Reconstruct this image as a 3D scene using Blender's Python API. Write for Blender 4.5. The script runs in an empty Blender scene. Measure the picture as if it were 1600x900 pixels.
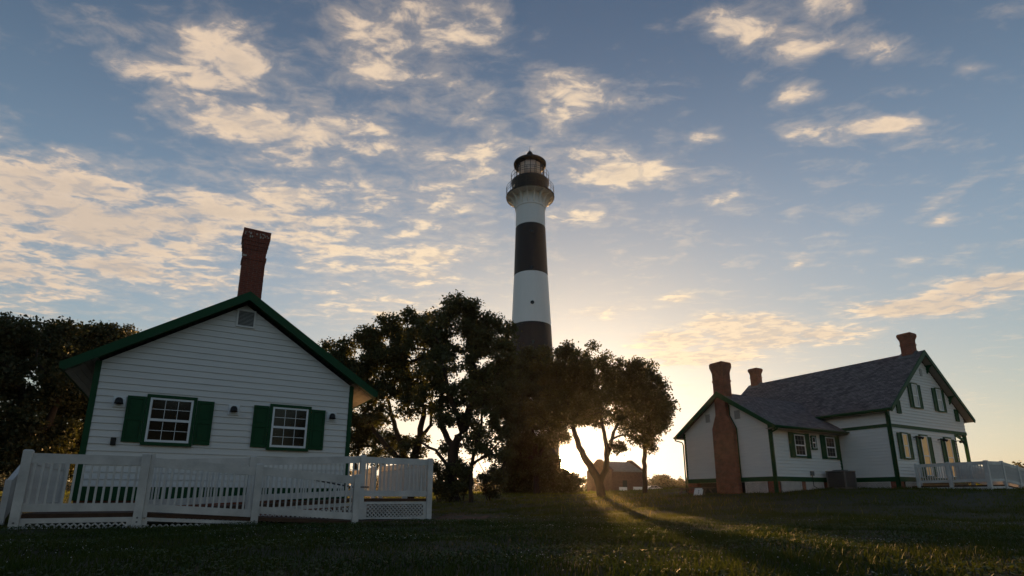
import bpy, math, random
import numpy as np
from mathutils import Vector
R = math.radians
rng = np.random.default_rng(7)
random.seed(7)
scene = bpy.context.scene
C = scene.collection

# ------------------------------------------------------------------ camera
EYE = 0.60
FPX, PYX, TILT = 842.0, 575.0, R(13.436)
cam_d = bpy.data.cameras.new('camera'); cam = bpy.data.objects.new('camera', cam_d); C.objects.link(cam)
cam_d.sensor_width = 36.0; cam_d.sensor_fit = 'HORIZONTAL'
cam_d.lens = 36.0 * FPX / 1600.0
cam_d.shift_y = (PYX - 450.0) / 1600.0
cam_d.clip_start = 0.05; cam_d.clip_end = 6000
cam.location = (0, 0, EYE); cam.rotation_euler = (R(90) + TILT, 0, 0)
scene.camera = cam

def ray(x, y):
    cx, cy = (x - 800.0) / FPX, (y - PYX) / FPX
    c, s = math.cos(TILT), math.sin(TILT)
    return np.array([cx, c + s * cy, s - c * cy])
def at_d(x, y, d):                      # point on that line of sight at a horizontal distance d
    r = ray(x, y); p = r * (d / math.hypot(r[0], r[1])); p[2] += EYE; return p

# ------------------------------------------------------------------ sun, sky, exposure
SUN_AZ, SUN_EL = R(5.9), R(3.60)
SDIR = Vector((math.sin(SUN_AZ) * math.cos(SUN_EL), math.cos(SUN_AZ) * math.cos(SUN_EL), math.sin(SUN_EL)))
sun_d = bpy.data.lights.new('sun', 'SUN'); sun = bpy.data.objects.new('sun', sun_d); C.objects.link(sun)
sun_d.energy = 5.0; sun_d.angle = R(0.55); sun_d.color = (1.0, 0.54, 0.20)
sun.rotation_euler = (-SDIR).to_track_quat('-Z', 'Y').to_euler()
sun.location = (20, 190, 60)

world = bpy.data.worlds.new('World'); scene.world = world; world.use_nodes = True
def build_sky():
    nt = world.node_tree; nt.nodes.clear(); N = nt.nodes; Lk = nt.links
    def node(t, **k):
        n = N.new(t)
        for a, b in k.items(): setattr(n, a, b)
        return n
    def val(s, v):
        if hasattr(v, 'is_linked') or isinstance(v, bpy.types.NodeSocket): Lk.new(v, s)
        else: s.default_value = v
    def M(op, a, b=0.0, c=None, clamp=False):
        n = node('ShaderNodeMath', operation=op); n.use_clamp = clamp
        val(n.inputs[0], a); val(n.inputs[1], b)
        if c is not None: val(n.inputs[2], c)
        return n.outputs[0]
    def ss(v, lo, hi, a=0.0, b=1.0):
        n = node('ShaderNodeMapRange', interpolation_type='SMOOTHSTEP')
        val(n.inputs[0], v); val(n.inputs[1], lo); val(n.inputs[2], hi); val(n.inputs[3], a); val(n.inputs[4], b)
        return n.outputs[0]
    def mixc(f, a, b, mode='MIX'):
        n = node('ShaderNodeMix', data_type='RGBA', blend_type=mode)
        val(n.inputs[0], f); val(n.inputs[6], a); val(n.inputs[7], b); return n.outputs[2]
    out = node('ShaderNodeOutputWorld'); bg = node('ShaderNodeBackground')
    Lk.new(bg.outputs[0], out.inputs[0])
    sky = node('ShaderNodeTexSky', sky_type='NISHITA')
    sky.sun_disc = False; sky.sun_elevation = SUN_EL; sky.sun_rotation = SUN_AZ
    sky.air_density = 1.0; sky.dust_density = 0.9; sky.ozone_density = 1.6
    tc = node('ShaderNodeTexCoord'); d = tc.outputs['Generated']
    sp = node('ShaderNodeSeparateXYZ'); Lk.new(d, sp.inputs[0])
    zc = M('MAXIMUM', sp.outputs[2], 0.0); zz = M('ADD', zc, 0.035)
    cb = node('ShaderNodeCombineXYZ')
    Lk.new(M('DIVIDE', sp.outputs[0], zz), cb.inputs[0]); Lk.new(M('DIVIDE', sp.outputs[1], zz), cb.inputs[1])
    P = cb.outputs[0]
    # angle to the sun
    dt = node('ShaderNodeVectorMath', operation='DOT_PRODUCT'); Lk.new(d, dt.inputs[0]); dt.inputs[1].default_value = SDIR
    cosang = dt.outputs['Value']
    ang = M('ARCCOSINE', M('MINIMUM', cosang, 1.0))
    # cloud field: banks of altocumulus laid on a high flat layer
    def plane_pt(x, y):
        r = ray(x, y); r = r / np.linalg.norm(r); z = max(r[2], 0) + 0.035
        return (r[0] / z, r[1] / z)
    def blob(x, y, rx, ry, w, rot=0.0):
        a = plane_pt(x, y); b = plane_pt(x + rx, y); c = plane_pt(x, y + ry); c2 = plane_pt(x, y - ry)
        sx = math.hypot(b[0] - a[0], b[1] - a[1]); sy = 0.5 * math.hypot(c[0] - c2[0], c[1] - c2[1])
        mp = node('ShaderNodeMapping', vector_type='TEXTURE')
        mp.inputs['Location'].default_value = (a[0], a[1], 0); mp.inputs['Scale'].default_value = (sx, sy, 1)
        mp.inputs['Rotation'].default_value = (0, 0, rot)
        Lk.new(P, mp.inputs[0])
        ln = node('ShaderNodeVectorMath', operation='LENGTH'); Lk.new(mp.outputs[0], ln.inputs[0])
        return ss(ln.outputs['Value'], 0.0, 1.6, w * 1.15, 0.0)
    BL = [(70, 335, 230, 46, .20), (290, 345, 230, 50, .26), (560, 320, 200, 66, .26), (650, 60, 170, 90, .17), (780, 40, 90, 60, .14),
          (350, 95, 150, 48, .26), (20, 250, 120, 70, .20), (130, 40, 60, 30, .12), (180, 100, 40, 30, .16), (40, 425, 120, 36, .20), (180, 420, 60, 14, .18), (290, 430, 120, 45, .24), (540, 420, 130, 40, .22), (480, 215, 240, 44, .23), (330, 160, 120, 40, .14),
          (580, 480, 140, 26, .18), (965, 272, 95, 34, .30), (885, 205, 70, 60, .20), (890, 140, 60, 40, .16), (985, 165, 45, 30, .16), (690, 400, 80, 30, .22), (765, 215, 40, 26, .24), (660, 435, 50, 14, .18),
          (1115, 40, 40, 40, .24), (1170, 40, 46, 45, .24), (1250, 80, 45, 26, .22), (1240, 150, 40, 22, .24), (1310, 205, 80, 26, .26), (1400, 195, 60, 12, .16), (1285, 5, 60, 22, .26), (1385, 80, 70, 22, .18), (1165, 125, 26, 20, .16),
          (1106, 210, 34, 18, .26), (1150, 500, 90, 14, .40), (1210, 525, 140, 20, .48), (1090, 560, 120, 16, .40), (1430, 480, 130, 16, .46), (1550, 445, 90, 16, .46), (1030, 530, 60, 18, .32), (940, 340, 44, 20, .24), (880, 340, 40, 20, .2), (790, 265, 90, 30, .18),
          (1058, 464, 30, 12, .26), (1130, 312, 36, 12, .22), (1520, 105, 44, 12, .24), (1250, 412, 20, 9, .24), (1467, 315, 26, 26, .16), (1465, 347, 28, 9, .2), (945, 486, 46, 14, .2), (600, 130, 200, 50, .05), (-500, 300, 500, 200, .22), (2200, 350, 300, 120, .16)]
    cov = None
    for b in BL:
        o = blob(*b); cov = o if cov is None else M('ADD', cov, o)
    cov = M('MINIMUM', cov, 0.40)
    def noise(scale, detail, rough, dist, rot, sx, sy, w=0.0):
        mp = node('ShaderNodeMapping'); Lk.new(P, mp.inputs[0])
        mp.inputs['Rotation'].default_value = (0, 0, rot); mp.inputs['Scale'].default_value = (sx, sy, 1); mp.inputs['Location'].default_value = (w, w * .7, w * .3)
        n = node('ShaderNodeTexNoise'); n.inputs['Scale'].default_value = scale; n.inputs['Detail'].default_value = detail
        n.inputs['Roughness'].default_value = rough; n.inputs['Distortion'].default_value = dist
        Lk.new(mp.outputs[0], n.inputs[0]); return n.outputs[0]
    n1 = noise(4.6, 8, .60, .35, R(-32), 1.0, 1.9, 3.1)
    n2 = noise(12.0, 6, .60, .45, R(20), 1.0, 1.35, 8.2)
    n3 = noise(1.6, 4, .5, .2, R(35), 1.0, 1.3, 5.4)
    fb = M('ADD', M('MULTIPLY', n1, .85), M('MULTIPLY', n2, .50))
    fb = M('ADD', fb, M('MULTIPLY', n3, .20))
    v = M('ADD', fb, cov)
    dens = ss(v, 0.90, 1.16)
    thin = ss(v, 0.76, 1.06, 0.0, 0.30)
    fade = ss(sp.outputs[2], 0.02, 0.12)
    dens = M('MULTIPLY', M('MAXIMUM', M('MULTIPLY', dens, ss(n2, .34, .54, .80, 1.0)), thin), fade)
    thick = ss(v, 1.04, 1.32)
    # base sky
    base = mixc(1.0, sky.outputs[0], (SKY_MUL, SKY_MUL, SKY_MUL, 1), 'MULTIPLY')
    lum = node('ShaderNodeRGBToBW'); Lk.new(base, lum.inputs[0])
    # soft shoulder so that the bright air round the low sun keeps its colour
    sc = node('ShaderNodeVectorMath', operation='SCALE'); Lk.new(base, sc.inputs[0]); Lk.new(M('DIVIDE', 1.20, M('ADD', 1.0, M('MULTIPLY', lum.outputs[0], 1.40))), sc.inputs['Scale'])
    base = sc.outputs[0]
    l2 = node('ShaderNodeRGBToBW'); Lk.new(base, l2.inputs[0]); gw = node('ShaderNodeVectorMath', operation='SCALE'); gw.inputs[0].default_value = (1.07, 1.0, .86); Lk.new(l2.outputs[0], gw.inputs['Scale'])
    base = mixc(ss(l2.outputs[0], .12, .42, .10, .72), base, gw.outputs[0])
    base = mixc(1.0, base, mixc(ss(sp.outputs[2], .35, .8), (.97, 1.01, 1.08, 1), (.56, .62, .73, 1)), 'MULTIPLY')
    # cloud light: warm where the low sun strikes, cooler grey where the layer is thick or far from the sun
    lit = mixc(ss(ang, 0.15, 0.95), (0.60, 0.47, 0.31, 1), (0.46, 0.35, 0.25, 1))
    lit = mixc(M('ADD', ss(n2, 0.60, 0.38, 0.0, 0.50), ss(n1, .62, .40, 0.0, .22)), lit, (0.19, 0.185, 0.19, 1))
    ccol = mixc(M('MULTIPLY', thick, ss(ang, .05, .8, .15, .45)), lit, (0.20, 0.18, 0.165, 1))
    col = mixc(M('MULTIPLY', dens, 0.92), base, ccol)
    # aureole and disc of the sun
    g1 = M('MULTIPLY', M('POWER', M('MAXIMUM', cosang, 0.0), 40.0), 0.10)
    g2 = M('MULTIPLY', M('POWER', M('MAXIMUM', cosang, 0.0), 700.0), 0.9)
    g3 = ss(ang, R(1.5), R(0.4), 0.0, 40.0)
    def addc(c, f, k):
        m = node('ShaderNodeMix', data_type='RGBA', blend_type='ADD'); m.inputs[0].default_value = 1.0
        mm = node('ShaderNodeVectorMath', operation='SCALE'); mm.inputs[0].default_value = k; Lk.new(f, mm.inputs['Scale'])
        Lk.new(c, m.inputs[6]); Lk.new(mm.outputs[0], m.inputs[7]); return m.outputs[2]
    col = addc(col, g1, (1.0, 0.66, 0.33)); col = addc(col, g2, (1.0, 0.62, 0.20)); col = addc(col, g3, (1.0, 0.82, 0.5))
    Lk.new(col, bg.inputs[0]); bg.inputs[1].default_value = 1.0
SKY_MUL = 0.12
build_sky()
world.cycles.sampling_method = 'MANUAL'; world.cycles.sample_map_resolution = 1024
scene.view_settings.view_transform = 'Standard'; scene.view_settings.look = 'None'
scene.view_settings.gamma = 1.0; scene.view_settings.use_curve_mapping = False
scene.view_settings.exposure = 1.0
scene.cycles.max_bounces = 6; scene.cycles.transparent_max_bounces = 8; scene.cycles.volume_bounces = 0

# ------------------------------------------------------------------ materials
MT = {}
def mat(name, col, rough=0.7, var=0.0, vscale=3.0, spec=0.3, metal=0.0, bump=0.0, bscale=40.0, col2=None, stretch=(1, 1, 1), emit=None):
    m = bpy.data.materials.new(name); m.use_nodes = True; MT[name] = m
    nt = m.node_tree; b = nt.nodes['Principled BSDF']
    b.inputs['Roughness'].default_value = rough; b.inputs['Metallic'].default_value = metal
    b.inputs['Specular IOR Level'].default_value = spec
    b.inputs['Base Color'].default_value = (*col, 1)
    tc = nt.nodes.new('ShaderNodeTexCoord')
    if var > 0 or col2:
        mp = nt.nodes.new('ShaderNodeMapping'); mp.inputs['Scale'].default_value = stretch
        nt.links.new(tc.outputs['Object'], mp.inputs[0])
        n = nt.nodes.new('ShaderNodeTexNoise'); n.inputs['Scale'].default_value = vscale; n.inputs['Detail'].default_value = 6; n.inputs['Roughness'].default_value = .65
        nt.links.new(mp.outputs[0], n.inputs[0])
        rp = nt.nodes.new('ShaderNodeMapRange'); rp.inputs[1].default_value = .34; rp.inputs[2].default_value = .68
        nt.links.new(n.outputs[0], rp.inputs[0])
        mx = nt.nodes.new('ShaderNodeMix'); mx.data_type = 'RGBA'
        c2 = col2 or tuple(c * (1 - var) for c in col)
        mx.inputs[6].default_value = (*col, 1); mx.inputs[7].default_value = (*c2, 1)
        nt.links.new(rp.outputs[0], mx.inputs[0]); nt.links.new(mx.outputs[2], b.inputs['Base Color'])
    if bump > 0:
        n = nt.nodes.new('ShaderNodeTexNoise'); n.inputs['Scale'].default_value = bscale; n.inputs['Detail'].default_value = 4
        mp = nt.nodes.new('ShaderNodeMapping'); mp.inputs['Scale'].default_value = stretch
        nt.links.new(tc.outputs['Object'], mp.inputs[0]); nt.links.new(mp.outputs[0], n.inputs[0])
        bp = nt.nodes.new('ShaderNodeBump'); bp.inputs['Strength'].default_value = bump; bp.inputs['Distance'].default_value = .02
        nt.links.new(n.outputs[0], bp.inputs['Height']); nt.links.new(bp.outputs[0], b.inputs['Normal'])
    if emit:
        b.inputs['Emission Color'].default_value = (*emit[0], 1); b.inputs['Emission Strength'].default_value = emit[1]
    return m
def brick_mat(name, c1, c2, mortar, bw=0.215, bh=0.075, ms=0.010, mode='wall', bump=.5, rough=.85):
    m = bpy.data.materials.new(name); m.use_nodes = True; MT[name] = m
    nt = m.node_tree; b = nt.nodes['Principled BSDF']; b.inputs['Roughness'].default_value = rough; b.inputs['Specular IOR Level'].default_value = .25
    tc = nt.nodes.new('ShaderNodeTexCoord'); sp = nt.nodes.new('ShaderNodeSeparateXYZ'); nt.links.new(tc.outputs['Object'], sp.inputs[0])
    cb = nt.nodes.new('ShaderNodeCombineXYZ')
    def MM(op, a, bb):
        n = nt.nodes.new('ShaderNodeMath'); n.operation = op
        for i, q in ((0, a), (1, bb)):
            if isinstance(q, (int, float)): n.inputs[i].default_value = q
            else: nt.links.new(q, n.inputs[i])
        return n.outputs[0]
    if mode == 'wall':
        nt.links.new(MM('ADD', sp.outputs[0], sp.outputs[1]), cb.inputs[0]); nt.links.new(sp.outputs[2], cb.inputs[1])
    elif mode == 'roof_x':       # ridge along y, slope in x
        nt.links.new(sp.outputs[1], cb.inputs[0]); nt.links.new(MM('MULTIPLY', sp.outputs[2], 1.62), cb.inputs[1])
    else:
        nt.links.new(sp.outputs[0], cb.inputs[0]); nt.links.new(MM('MULTIPLY', sp.outputs[2], 1.8), cb.inputs[1])
    t = nt.nodes.new('ShaderNodeTexBrick'); nt.links.new(cb.outputs[0], t.inputs[0])
    t.inputs['Color1'].default_value = (*c1, 1); t.inputs['Color2'].default_value = (*c2, 1); t.inputs['Mortar'].default_value = (*mortar, 1)
    t.inputs['Scale'].default_value = 1.0; t.inputs['Mortar Size'].default_value = ms; t.inputs['Brick Width'].default_value = bw; t.inputs['Row Height'].default_value = bh
    t.inputs['Bias'].default_value = -.1; t.offset = .5
    n = nt.nodes.new('ShaderNodeTexNoise'); n.inputs['Scale'].default_value = 2.5; n.inputs['Detail'].default_value = 8; n.inputs['Roughness'].default_value = .7
    nt.links.new(tc.outputs['Object'], n.inputs[0])
    rp = nt.nodes.new('ShaderNodeMapRange'); rp.inputs[1].default_value = .3; rp.inputs[2].default_value = .7; rp.inputs[3].default_value = .6; rp.inputs[4].default_value = 1.3
    nt.links.new(n.outputs[0], rp.inputs[0])
    mx = nt.nodes.new('ShaderNodeVectorMath'); mx.operation = 'SCALE'
    nt.links.new(t.outputs['Color'], mx.inputs[0]); nt.links.new(rp.outputs[0], mx.inputs['Scale']); nt.links.new(mx.outputs[0], b.inputs['Base Color'])
    bp = nt.nodes.new('ShaderNodeBump'); bp.invert = True; bp.inputs['Strength'].default_value = bump; bp.inputs['Distance'].default_value = .012
    nt.links.new(t.outputs['Fac'], bp.inputs['Height']); nt.links.new(bp.outputs[0], b.inputs['Normal'])
    return m
def leaf_mat(name, col, trans=0.28, col2=None, spec=.3):
    m = bpy.data.materials.new(name); m.use_nodes = True; MT[name] = m
    nt = m.node_tree; nt.nodes.clear(); out = nt.nodes.new('ShaderNodeOutputMaterial')
    tc = nt.nodes.new('ShaderNodeTexCoord')
    n = nt.nodes.new('ShaderNodeTexNoise'); n.inputs['Scale'].default_value = .9; n.inputs['Detail'].default_value = 5; nt.links.new(tc.outputs['Object'], n.inputs[0])
    rp = nt.nodes.new('ShaderNodeMapRange'); rp.inputs[1].default_value = .35; rp.inputs[2].default_value = .65; nt.links.new(n.outputs[0], rp.inputs[0])
    mx = nt.nodes.new('ShaderNodeMix'); mx.data_type = 'RGBA'
    mx.inputs[6].default_value = (*col, 1); mx.inputs[7].default_value = (*(col2 or tuple(c * 1.6 for c in col)), 1); nt.links.new(rp.outputs[0], mx.inputs[0])
    df = nt.nodes.new('ShaderNodeBsdfPrincipled'); df.inputs['Roughness'].default_value = .6; df.inputs['Specular IOR Level'].default_value = spec
    tr = nt.nodes.new('ShaderNodeBsdfTranslucent')
    nt.links.new(mx.outputs[2], df.inputs['Base Color'])
    tcol = nt.nodes.new('ShaderNodeMix'); tcol.data_type = 'RGBA'; tcol.blend_type = 'MULTIPLY'; tcol.inputs[0].default_value = 1; tcol.inputs[7].default_value = (1.7, 1.5, .6, 1)
    nt.links.new(mx.outputs[2], tcol.inputs[6]); nt.links.new(tcol.outputs[2], tr.inputs[0])
    sh = nt.nodes.new('ShaderNodeMixShader'); sh.inputs[0].default_value = trans
    nt.links.new(df.outputs[0], sh.inputs[1]); nt.links.new(tr.outputs[0], sh.inputs[2]); nt.links.new(sh.outputs[0], out.inputs[0])
    return m

mat('siding', (.77, .735, .70), .55, .10, 1.6, bump=.12, bscale=30, stretch=(.4, .4, 6))
mat('white_trim', (.80, .80, .80), .5, .06, 4)
mat('rail_white', (.69, .66, .63), .6, .28, 2.2, bump=.2, bscale=18, stretch=(1, 1, 1))
mat('green', (.008, .064, .021), .5, .18, 3, spec=.2)
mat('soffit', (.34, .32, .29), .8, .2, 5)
mat('deck_wood', (.10, .055, .035), .85, .4, 6)
mat('glass', (.016, .013, .011), .12, .5, 1.2, spec=.35)
mat('blind', (.50, .46, .44), .35, .12, 2, spec=.5)
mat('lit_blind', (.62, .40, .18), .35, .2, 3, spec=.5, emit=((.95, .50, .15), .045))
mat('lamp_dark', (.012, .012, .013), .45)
mat('metal_grey', (.16, .165, .17), .5, .2, 5, metal=.3)
mat('louvre', (.40, .39, .37), .7, .15, 6)
brick_mat('brick', (.29, .080, .044), (.19, .055, .034), (.24, .16, .125))
mat('brick_unit', (.24, .066, .042), .85, .5, 9, bump=.5, bscale=60, col2=(.13, .042, .032))
mat('mortar', (.26, .21, .18), .9, .3, 12)
mat('lime_brick', (.50, .43, .38), .9, .4, 14)
brick_mat('brick_far', (.15, .065, .048), (.11, .05, .04), (.14, .10, .085))
brick_mat('shingles', (.19, .165, .168), (.085, .075, .08), (.045, .04, .042), bw=.26, bh=.15, ms=.012, mode='roof_x', bump=.6, rough=.9)
brick_mat('shingles_wing', (.20, .175, .178), (.095, .083, .088), (.05, .045, .047), bw=.26, bh=.15, ms=.012, mode='roof_y', bump=.6, rough=.9)
mat('tower_white', (.76, .77, .78), .45, .12, .35, stretch=(1, 1, .15), spec=.4)
mat('tower_black', (.024, .024, .027), .55, .35, .5, stretch=(1, 1, .2), spec=.25)
mat('iron', (.018, .018, .02), .5, .3, 3)
leaf_mat('lantern_curtain', (.70, .60, .50), .12, (.80, .70, .60))
mat('bark', (.045, .034, .025), .95, .5, 5, bump=.8, bscale=12, stretch=(1, 1, .25))
mat('dirt', (.085, .040, .026), .95, .4, 3, bump=.5, bscale=14)
mat('white_paint', (.78, .78, .77), .5)
mat('tin_roof', (.20, .19, .19), .5, .35, 1.5, metal=.2)
mat('grey_wood', (.13, .105, .085), .85, .4, 5)
mat('rubber', (.015, .015, .015), .8)
mat('car_white', (.75, .76, .78), .25, spec=.6)
leaf_mat('leaf_oak', (.040, .046, .018)); leaf_mat('leaf_oak_warm', (.046, .048, .017), .36)
leaf_mat('leaf_dark', (.034, .040, .017), .24); leaf_mat('leaf_far', (.05, .055, .028), .2)
leaf_mat('grass_blade', (.027, .050, .012), .24, (.050, .068, .018), .08); leaf_mat('grass_tall', (.045, .068, .018), .60, (.075, .088, .026), .08); leaf_mat('grass_straw_lit', (.15, .14, .05), .58, (.22, .18, .06), .1); leaf_mat('grass_mid', (.036, .056, .014), .52, (.065, .075, .022), .08)
leaf_mat('clover_leaf', (.028, .055, .016), .25, (.05, .075, .022))
mat('clover', (.55, .55, .52), .8)
def ground_mat():
    m = mat('turf', (.016, .022, .008), .95, .5, .8, bump=.8, bscale=9, col2=(.032, .030, .014)); return m
ground_mat()

# ------------------------------------------------------------------ mesh helpers
class MB:
    def __init__(s): s.v = []; s.f = []
    def add(s, vs, fs):
        o = len(s.v); s.v += [tuple(map(float, q)) for q in vs]; s.f += [tuple(i + o for i in q) for q in fs]; return s
    def box(s, x0, x1, y0, y1, z0, z1):
        vs = [(x, y, z) for z in (z0, z1) for y in (y0, y1) for x in (x0, x1)]
        return s.add(vs, [(0, 2, 3, 1), (4, 5, 7, 6), (0, 1, 5, 4), (2, 6, 7, 3), (0, 4, 6, 2), (1, 3, 7, 5)])
    def hexa(s, p):           # 8 corners: bottom 4 ccw, top 4 ccw
        return s.add(p, [(0, 3, 2, 1), (4, 5, 6, 7), (0, 1, 5, 4), (1, 2, 6, 5), (2, 3, 7, 6), (3, 0, 4, 7)])
    def bar(s, a, b, w, h, up=(0, 0, 1)):
        a = Vector(a); b = Vector(b); d = (b - a).normalized(); u = Vector(up); sd = d.cross(u)
        if sd.length < 1e-4: sd = d.cross(Vector((1, 0, 0)))
        sd.normalize(); u = sd.cross(d).normalized(); sd *= w / 2; u *= h / 2
        return s.hexa([a - sd - u, a + sd - u, b + sd - u, b - sd - u, a - sd + u, a + sd + u, b + sd + u, b - sd + u])
    def prism(s, poly, a, b, axis='y'):
        n = len(poly)
        mk = (lambda p, t: (p[0], t, p[1])) if axis == 'y' else ((lambda p, t: (t, p[0], p[1])) if axis == 'x' else (lambda p, t: (p[0], p[1], t)))
        vs = [mk(p, a) for p in poly] + [mk(p, b) for p in poly]
        return s.add(vs, [tuple(range(n)), tuple(range(2 * n - 1, n - 1, -1))] + [(i, i + n, (i + 1) % n + n, (i + 1) % n) for i in range(n)])
    def lathe(s, prof, n=32, c=(0, 0)):
        o = len(s.v)
        for r, z in prof:
            for k in range(n):
                a = 2 * math.pi * k / n; s.v.append((c[0] + r * math.cos(a), c[1] + r * math.sin(a), z))
        for i in range(len(prof) - 1):
            for k in range(n):
                s.f.append((o + i * n + k, o + i * n + (k + 1) % n, o + (i + 1) * n + (k + 1) % n, o + (i + 1) * n + k))
        return s
    def tube(s, pts, rad, n=6, cap=True):
        pts = [Vector(p) for p in pts]; o = len(s.v); rad = rad if hasattr(rad, '__len__') else [rad] * len(pts)
        for i, p in enumerate(pts):
            d = (pts[min(i + 1, len(pts) - 1)] - pts[max(i - 1, 0)]).normalized()
            a = d.cross(Vector((.31, .17, .93)) if abs(d.z) < .9 else Vector((1, .1, 0))).normalized(); b = d.cross(a)
            for k in range(n):
                t = 2 * math.pi * k / n; s.v.append(tuple(p + (a * math.cos(t) + b * math.sin(t)) * rad[i]))
        for i in range(len(pts) - 1):
            for k in range(n): s.f.append((o + i * n + k, o + i * n + (k + 1) % n, o + (i + 1) * n + (k + 1) % n, o + (i + 1) * n + k))
        if cap: s.f.append(tuple(o + k for k in range(n - 1, -1, -1))); e = o + (len(pts) - 1) * n; s.f.append(tuple(e + k for k in range(n)))
        return s
    def mesh(s, name, m, smooth=False):
        me = bpy.data.meshes.new(name); me.from_pydata(s.v, [], s.f); me.update()
        if m: me.materials.append(MT[m] if isinstance(m, str) else m)
        if smooth: me.polygons.foreach_set('use_smooth', [True] * len(me.polygons))
        return me
    def build(s, name, m, parent=None, smooth=False, bevel=0.0):
        return link(name, s.mesh(name, m, smooth), parent, bevel)
def link(name, me, parent=None, bevel=0.0):
    o = bpy.data.objects.new(name, me); C.objects.link(o)
    if parent is not None: o.parent = parent
    if bevel:
        b = o.modifiers.new('bevel', 'BEVEL'); b.width = bevel; b.segments = 1; b.limit_method = 'ANGLE'
    return o
def tag(o, label=None, cat=None, group=None, kind=None):
    for k, v in (('label', label), ('category', cat), ('group', group), ('kind', kind)):
        if v: o[k] = v
    return o
def thing(name, label, cat, loc=(0, 0, 0), rz=0.0, group=None):
    o = bpy.data.objects.new(name, None); C.objects.link(o); o.location = loc; o.rotation_euler = (0, 0, rz); o.empty_display_size = .2
    return tag(o, label, cat, group)
def np_mesh(name, verts, faces, m):        # faces: (n,k) int array
    me = bpy.data.meshes.new(name); k = faces.shape[1]; n = len(faces)
    me.vertices.add(len(verts)); me.vertices.foreach_set('co', verts.astype(np.float32).ravel())
    me.loops.add(n * k); me.loops.foreach_set('vertex_index', faces.astype(np.int32).ravel())
    me.polygons.add(n); me.polygons.foreach_set('loop_start', np.arange(0, n * k, k, dtype=np.int32))
    me.update(calc_edges=True); me.materials.append(MT[m]); return me

# ------------------------------------------------------------------ ground
def sst(a, b, x):
    t = np.clip((x - a) / (b - a), 0, 1); return t * t * (3 - 2 * t)
def ground_z(x, y):
    x = np.asarray(x, float); y = np.asarray(y, float)
    z = .90 * sst(14, 52, y) + .34 * sst(52, 125, y) + .65 * sst(6, 20, x) * sst(14, 28, y) * (1 - .6 * sst(45, 80, y))
    r = np.hypot(x, y); k = np.clip((r - 2.5) / 4, 0, 1) * (1 - .6 * sst(60, 200, r))
    z += k * (.022 * np.sin(1.3 * x + .4) * np.cos(1.1 * y + 1.7) + .018 * np.sin(2.9 * x - 1.2 * y) + .012 * np.cos(3.7 * y + 2.1 * x))
    return z
def make_ground():
    na = 240; rad = np.concatenate([[0.0], np.geomspace(.5, 3500, 150)])
    a = np.linspace(0, 2 * np.pi, na, endpoint=False)
    X = (rad[1:, None] * np.sin(a)[None]).ravel(); Y = (rad[1:, None] * np.cos(a)[None]).ravel()
    V = np.vstack([[0, 0, float(ground_z(0, 0))], np.c_[X, Y, ground_z(X, Y)]])
    F = []; nr = len(rad) - 1
    i = np.arange(nr - 1)[:, None] * na + 1; k = np.arange(na)[None]; k2 = (k + 1) % na
    F = np.stack([(i + k), (i + na + k), (i + na + k2), (i + k2)], -1).reshape(-1, 4)
    me = np_mesh('ground', V, F, 'turf')
    me.polygons.foreach_set('use_smooth', [True] * len(me.polygons))
    tag(link('ground', me), 'dark dewy lawn rising gently towards the houses', kind='structure')
make_ground()
def patch(name, label, pts, m):
    # thin sheet 4 mm above the turf, drawn as a fan of an outline
    pts = np.array(pts); c = pts.mean(0); n = len(pts); V = []; F = []
    for t in np.linspace(0, 1, 7):
        q = c + (pts - c) * t; V += [(x, y, float(ground_z(x, y)) + .006) for x, y in q]
    for i in range(6):
        for k in range(n): F.append((i * n + k, i * n + (k + 1) % n, (i + 1) * n + (k + 1) % n, (i + 1) * n + k))
    b = MB(); b.v = V; b.f = F
    tag(b.build(name, m), label, kind='structure')
def on_ground(px, py):
    r = ray(px, py); t = 1.0
    for d in np.arange(3, 120, .05):
        p = r * (d / math.hypot(r[0], r[1]))
        if p[2] + EYE <= float(ground_z(p[0], p[1])): return p[0], p[1]
    return p[0], p[1]

# ------------------------------------------------------------------ house parts
def clapboards(parent, along, fixed, span, z0, z1, expo=.187, out=-1, name='siding_board', m='siding', lap=.034):
    """courses of lapped boards. along: 'x' or 'y'; fixed: plane coordinate; span(z)->(a,b); out: sign of outward normal"""
    z = z0
    while z < z1 - .02:
        zt = min(z + expo, z1); a0, b0 = span(z); a1, b1 = span(zt)
        if b0 - a0 < .05: break
        if b1 - a1 < .02: a1 = b1 = .5 * (a1 + b1); a1 -= .01; b1 += .01
        lo, hi, bk = fixed + out * lap, fixed + out * .006, fixed - out * .004
        zz = zt + .012
        if along == 'x': P = lambda s, t, h: (s, t, h)
        else: P = lambda s, t, h: (t, s, h)
        vs = [P(a0, lo, z), P(b0, lo, z), P(b1, hi, zz), P(a1, hi, zz), P(a0, bk, z), P(b0, bk, z), P(b1, bk, zz), P(a1, bk, zz)]
        MB().add(vs, [(0, 1, 2, 3), (7, 6, 5, 4), (0, 4, 5, 1), (1, 5, 6, 2), (2, 6, 7, 3), (3, 7, 4, 0)]).build(name, m, parent)
        z = zt
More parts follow.
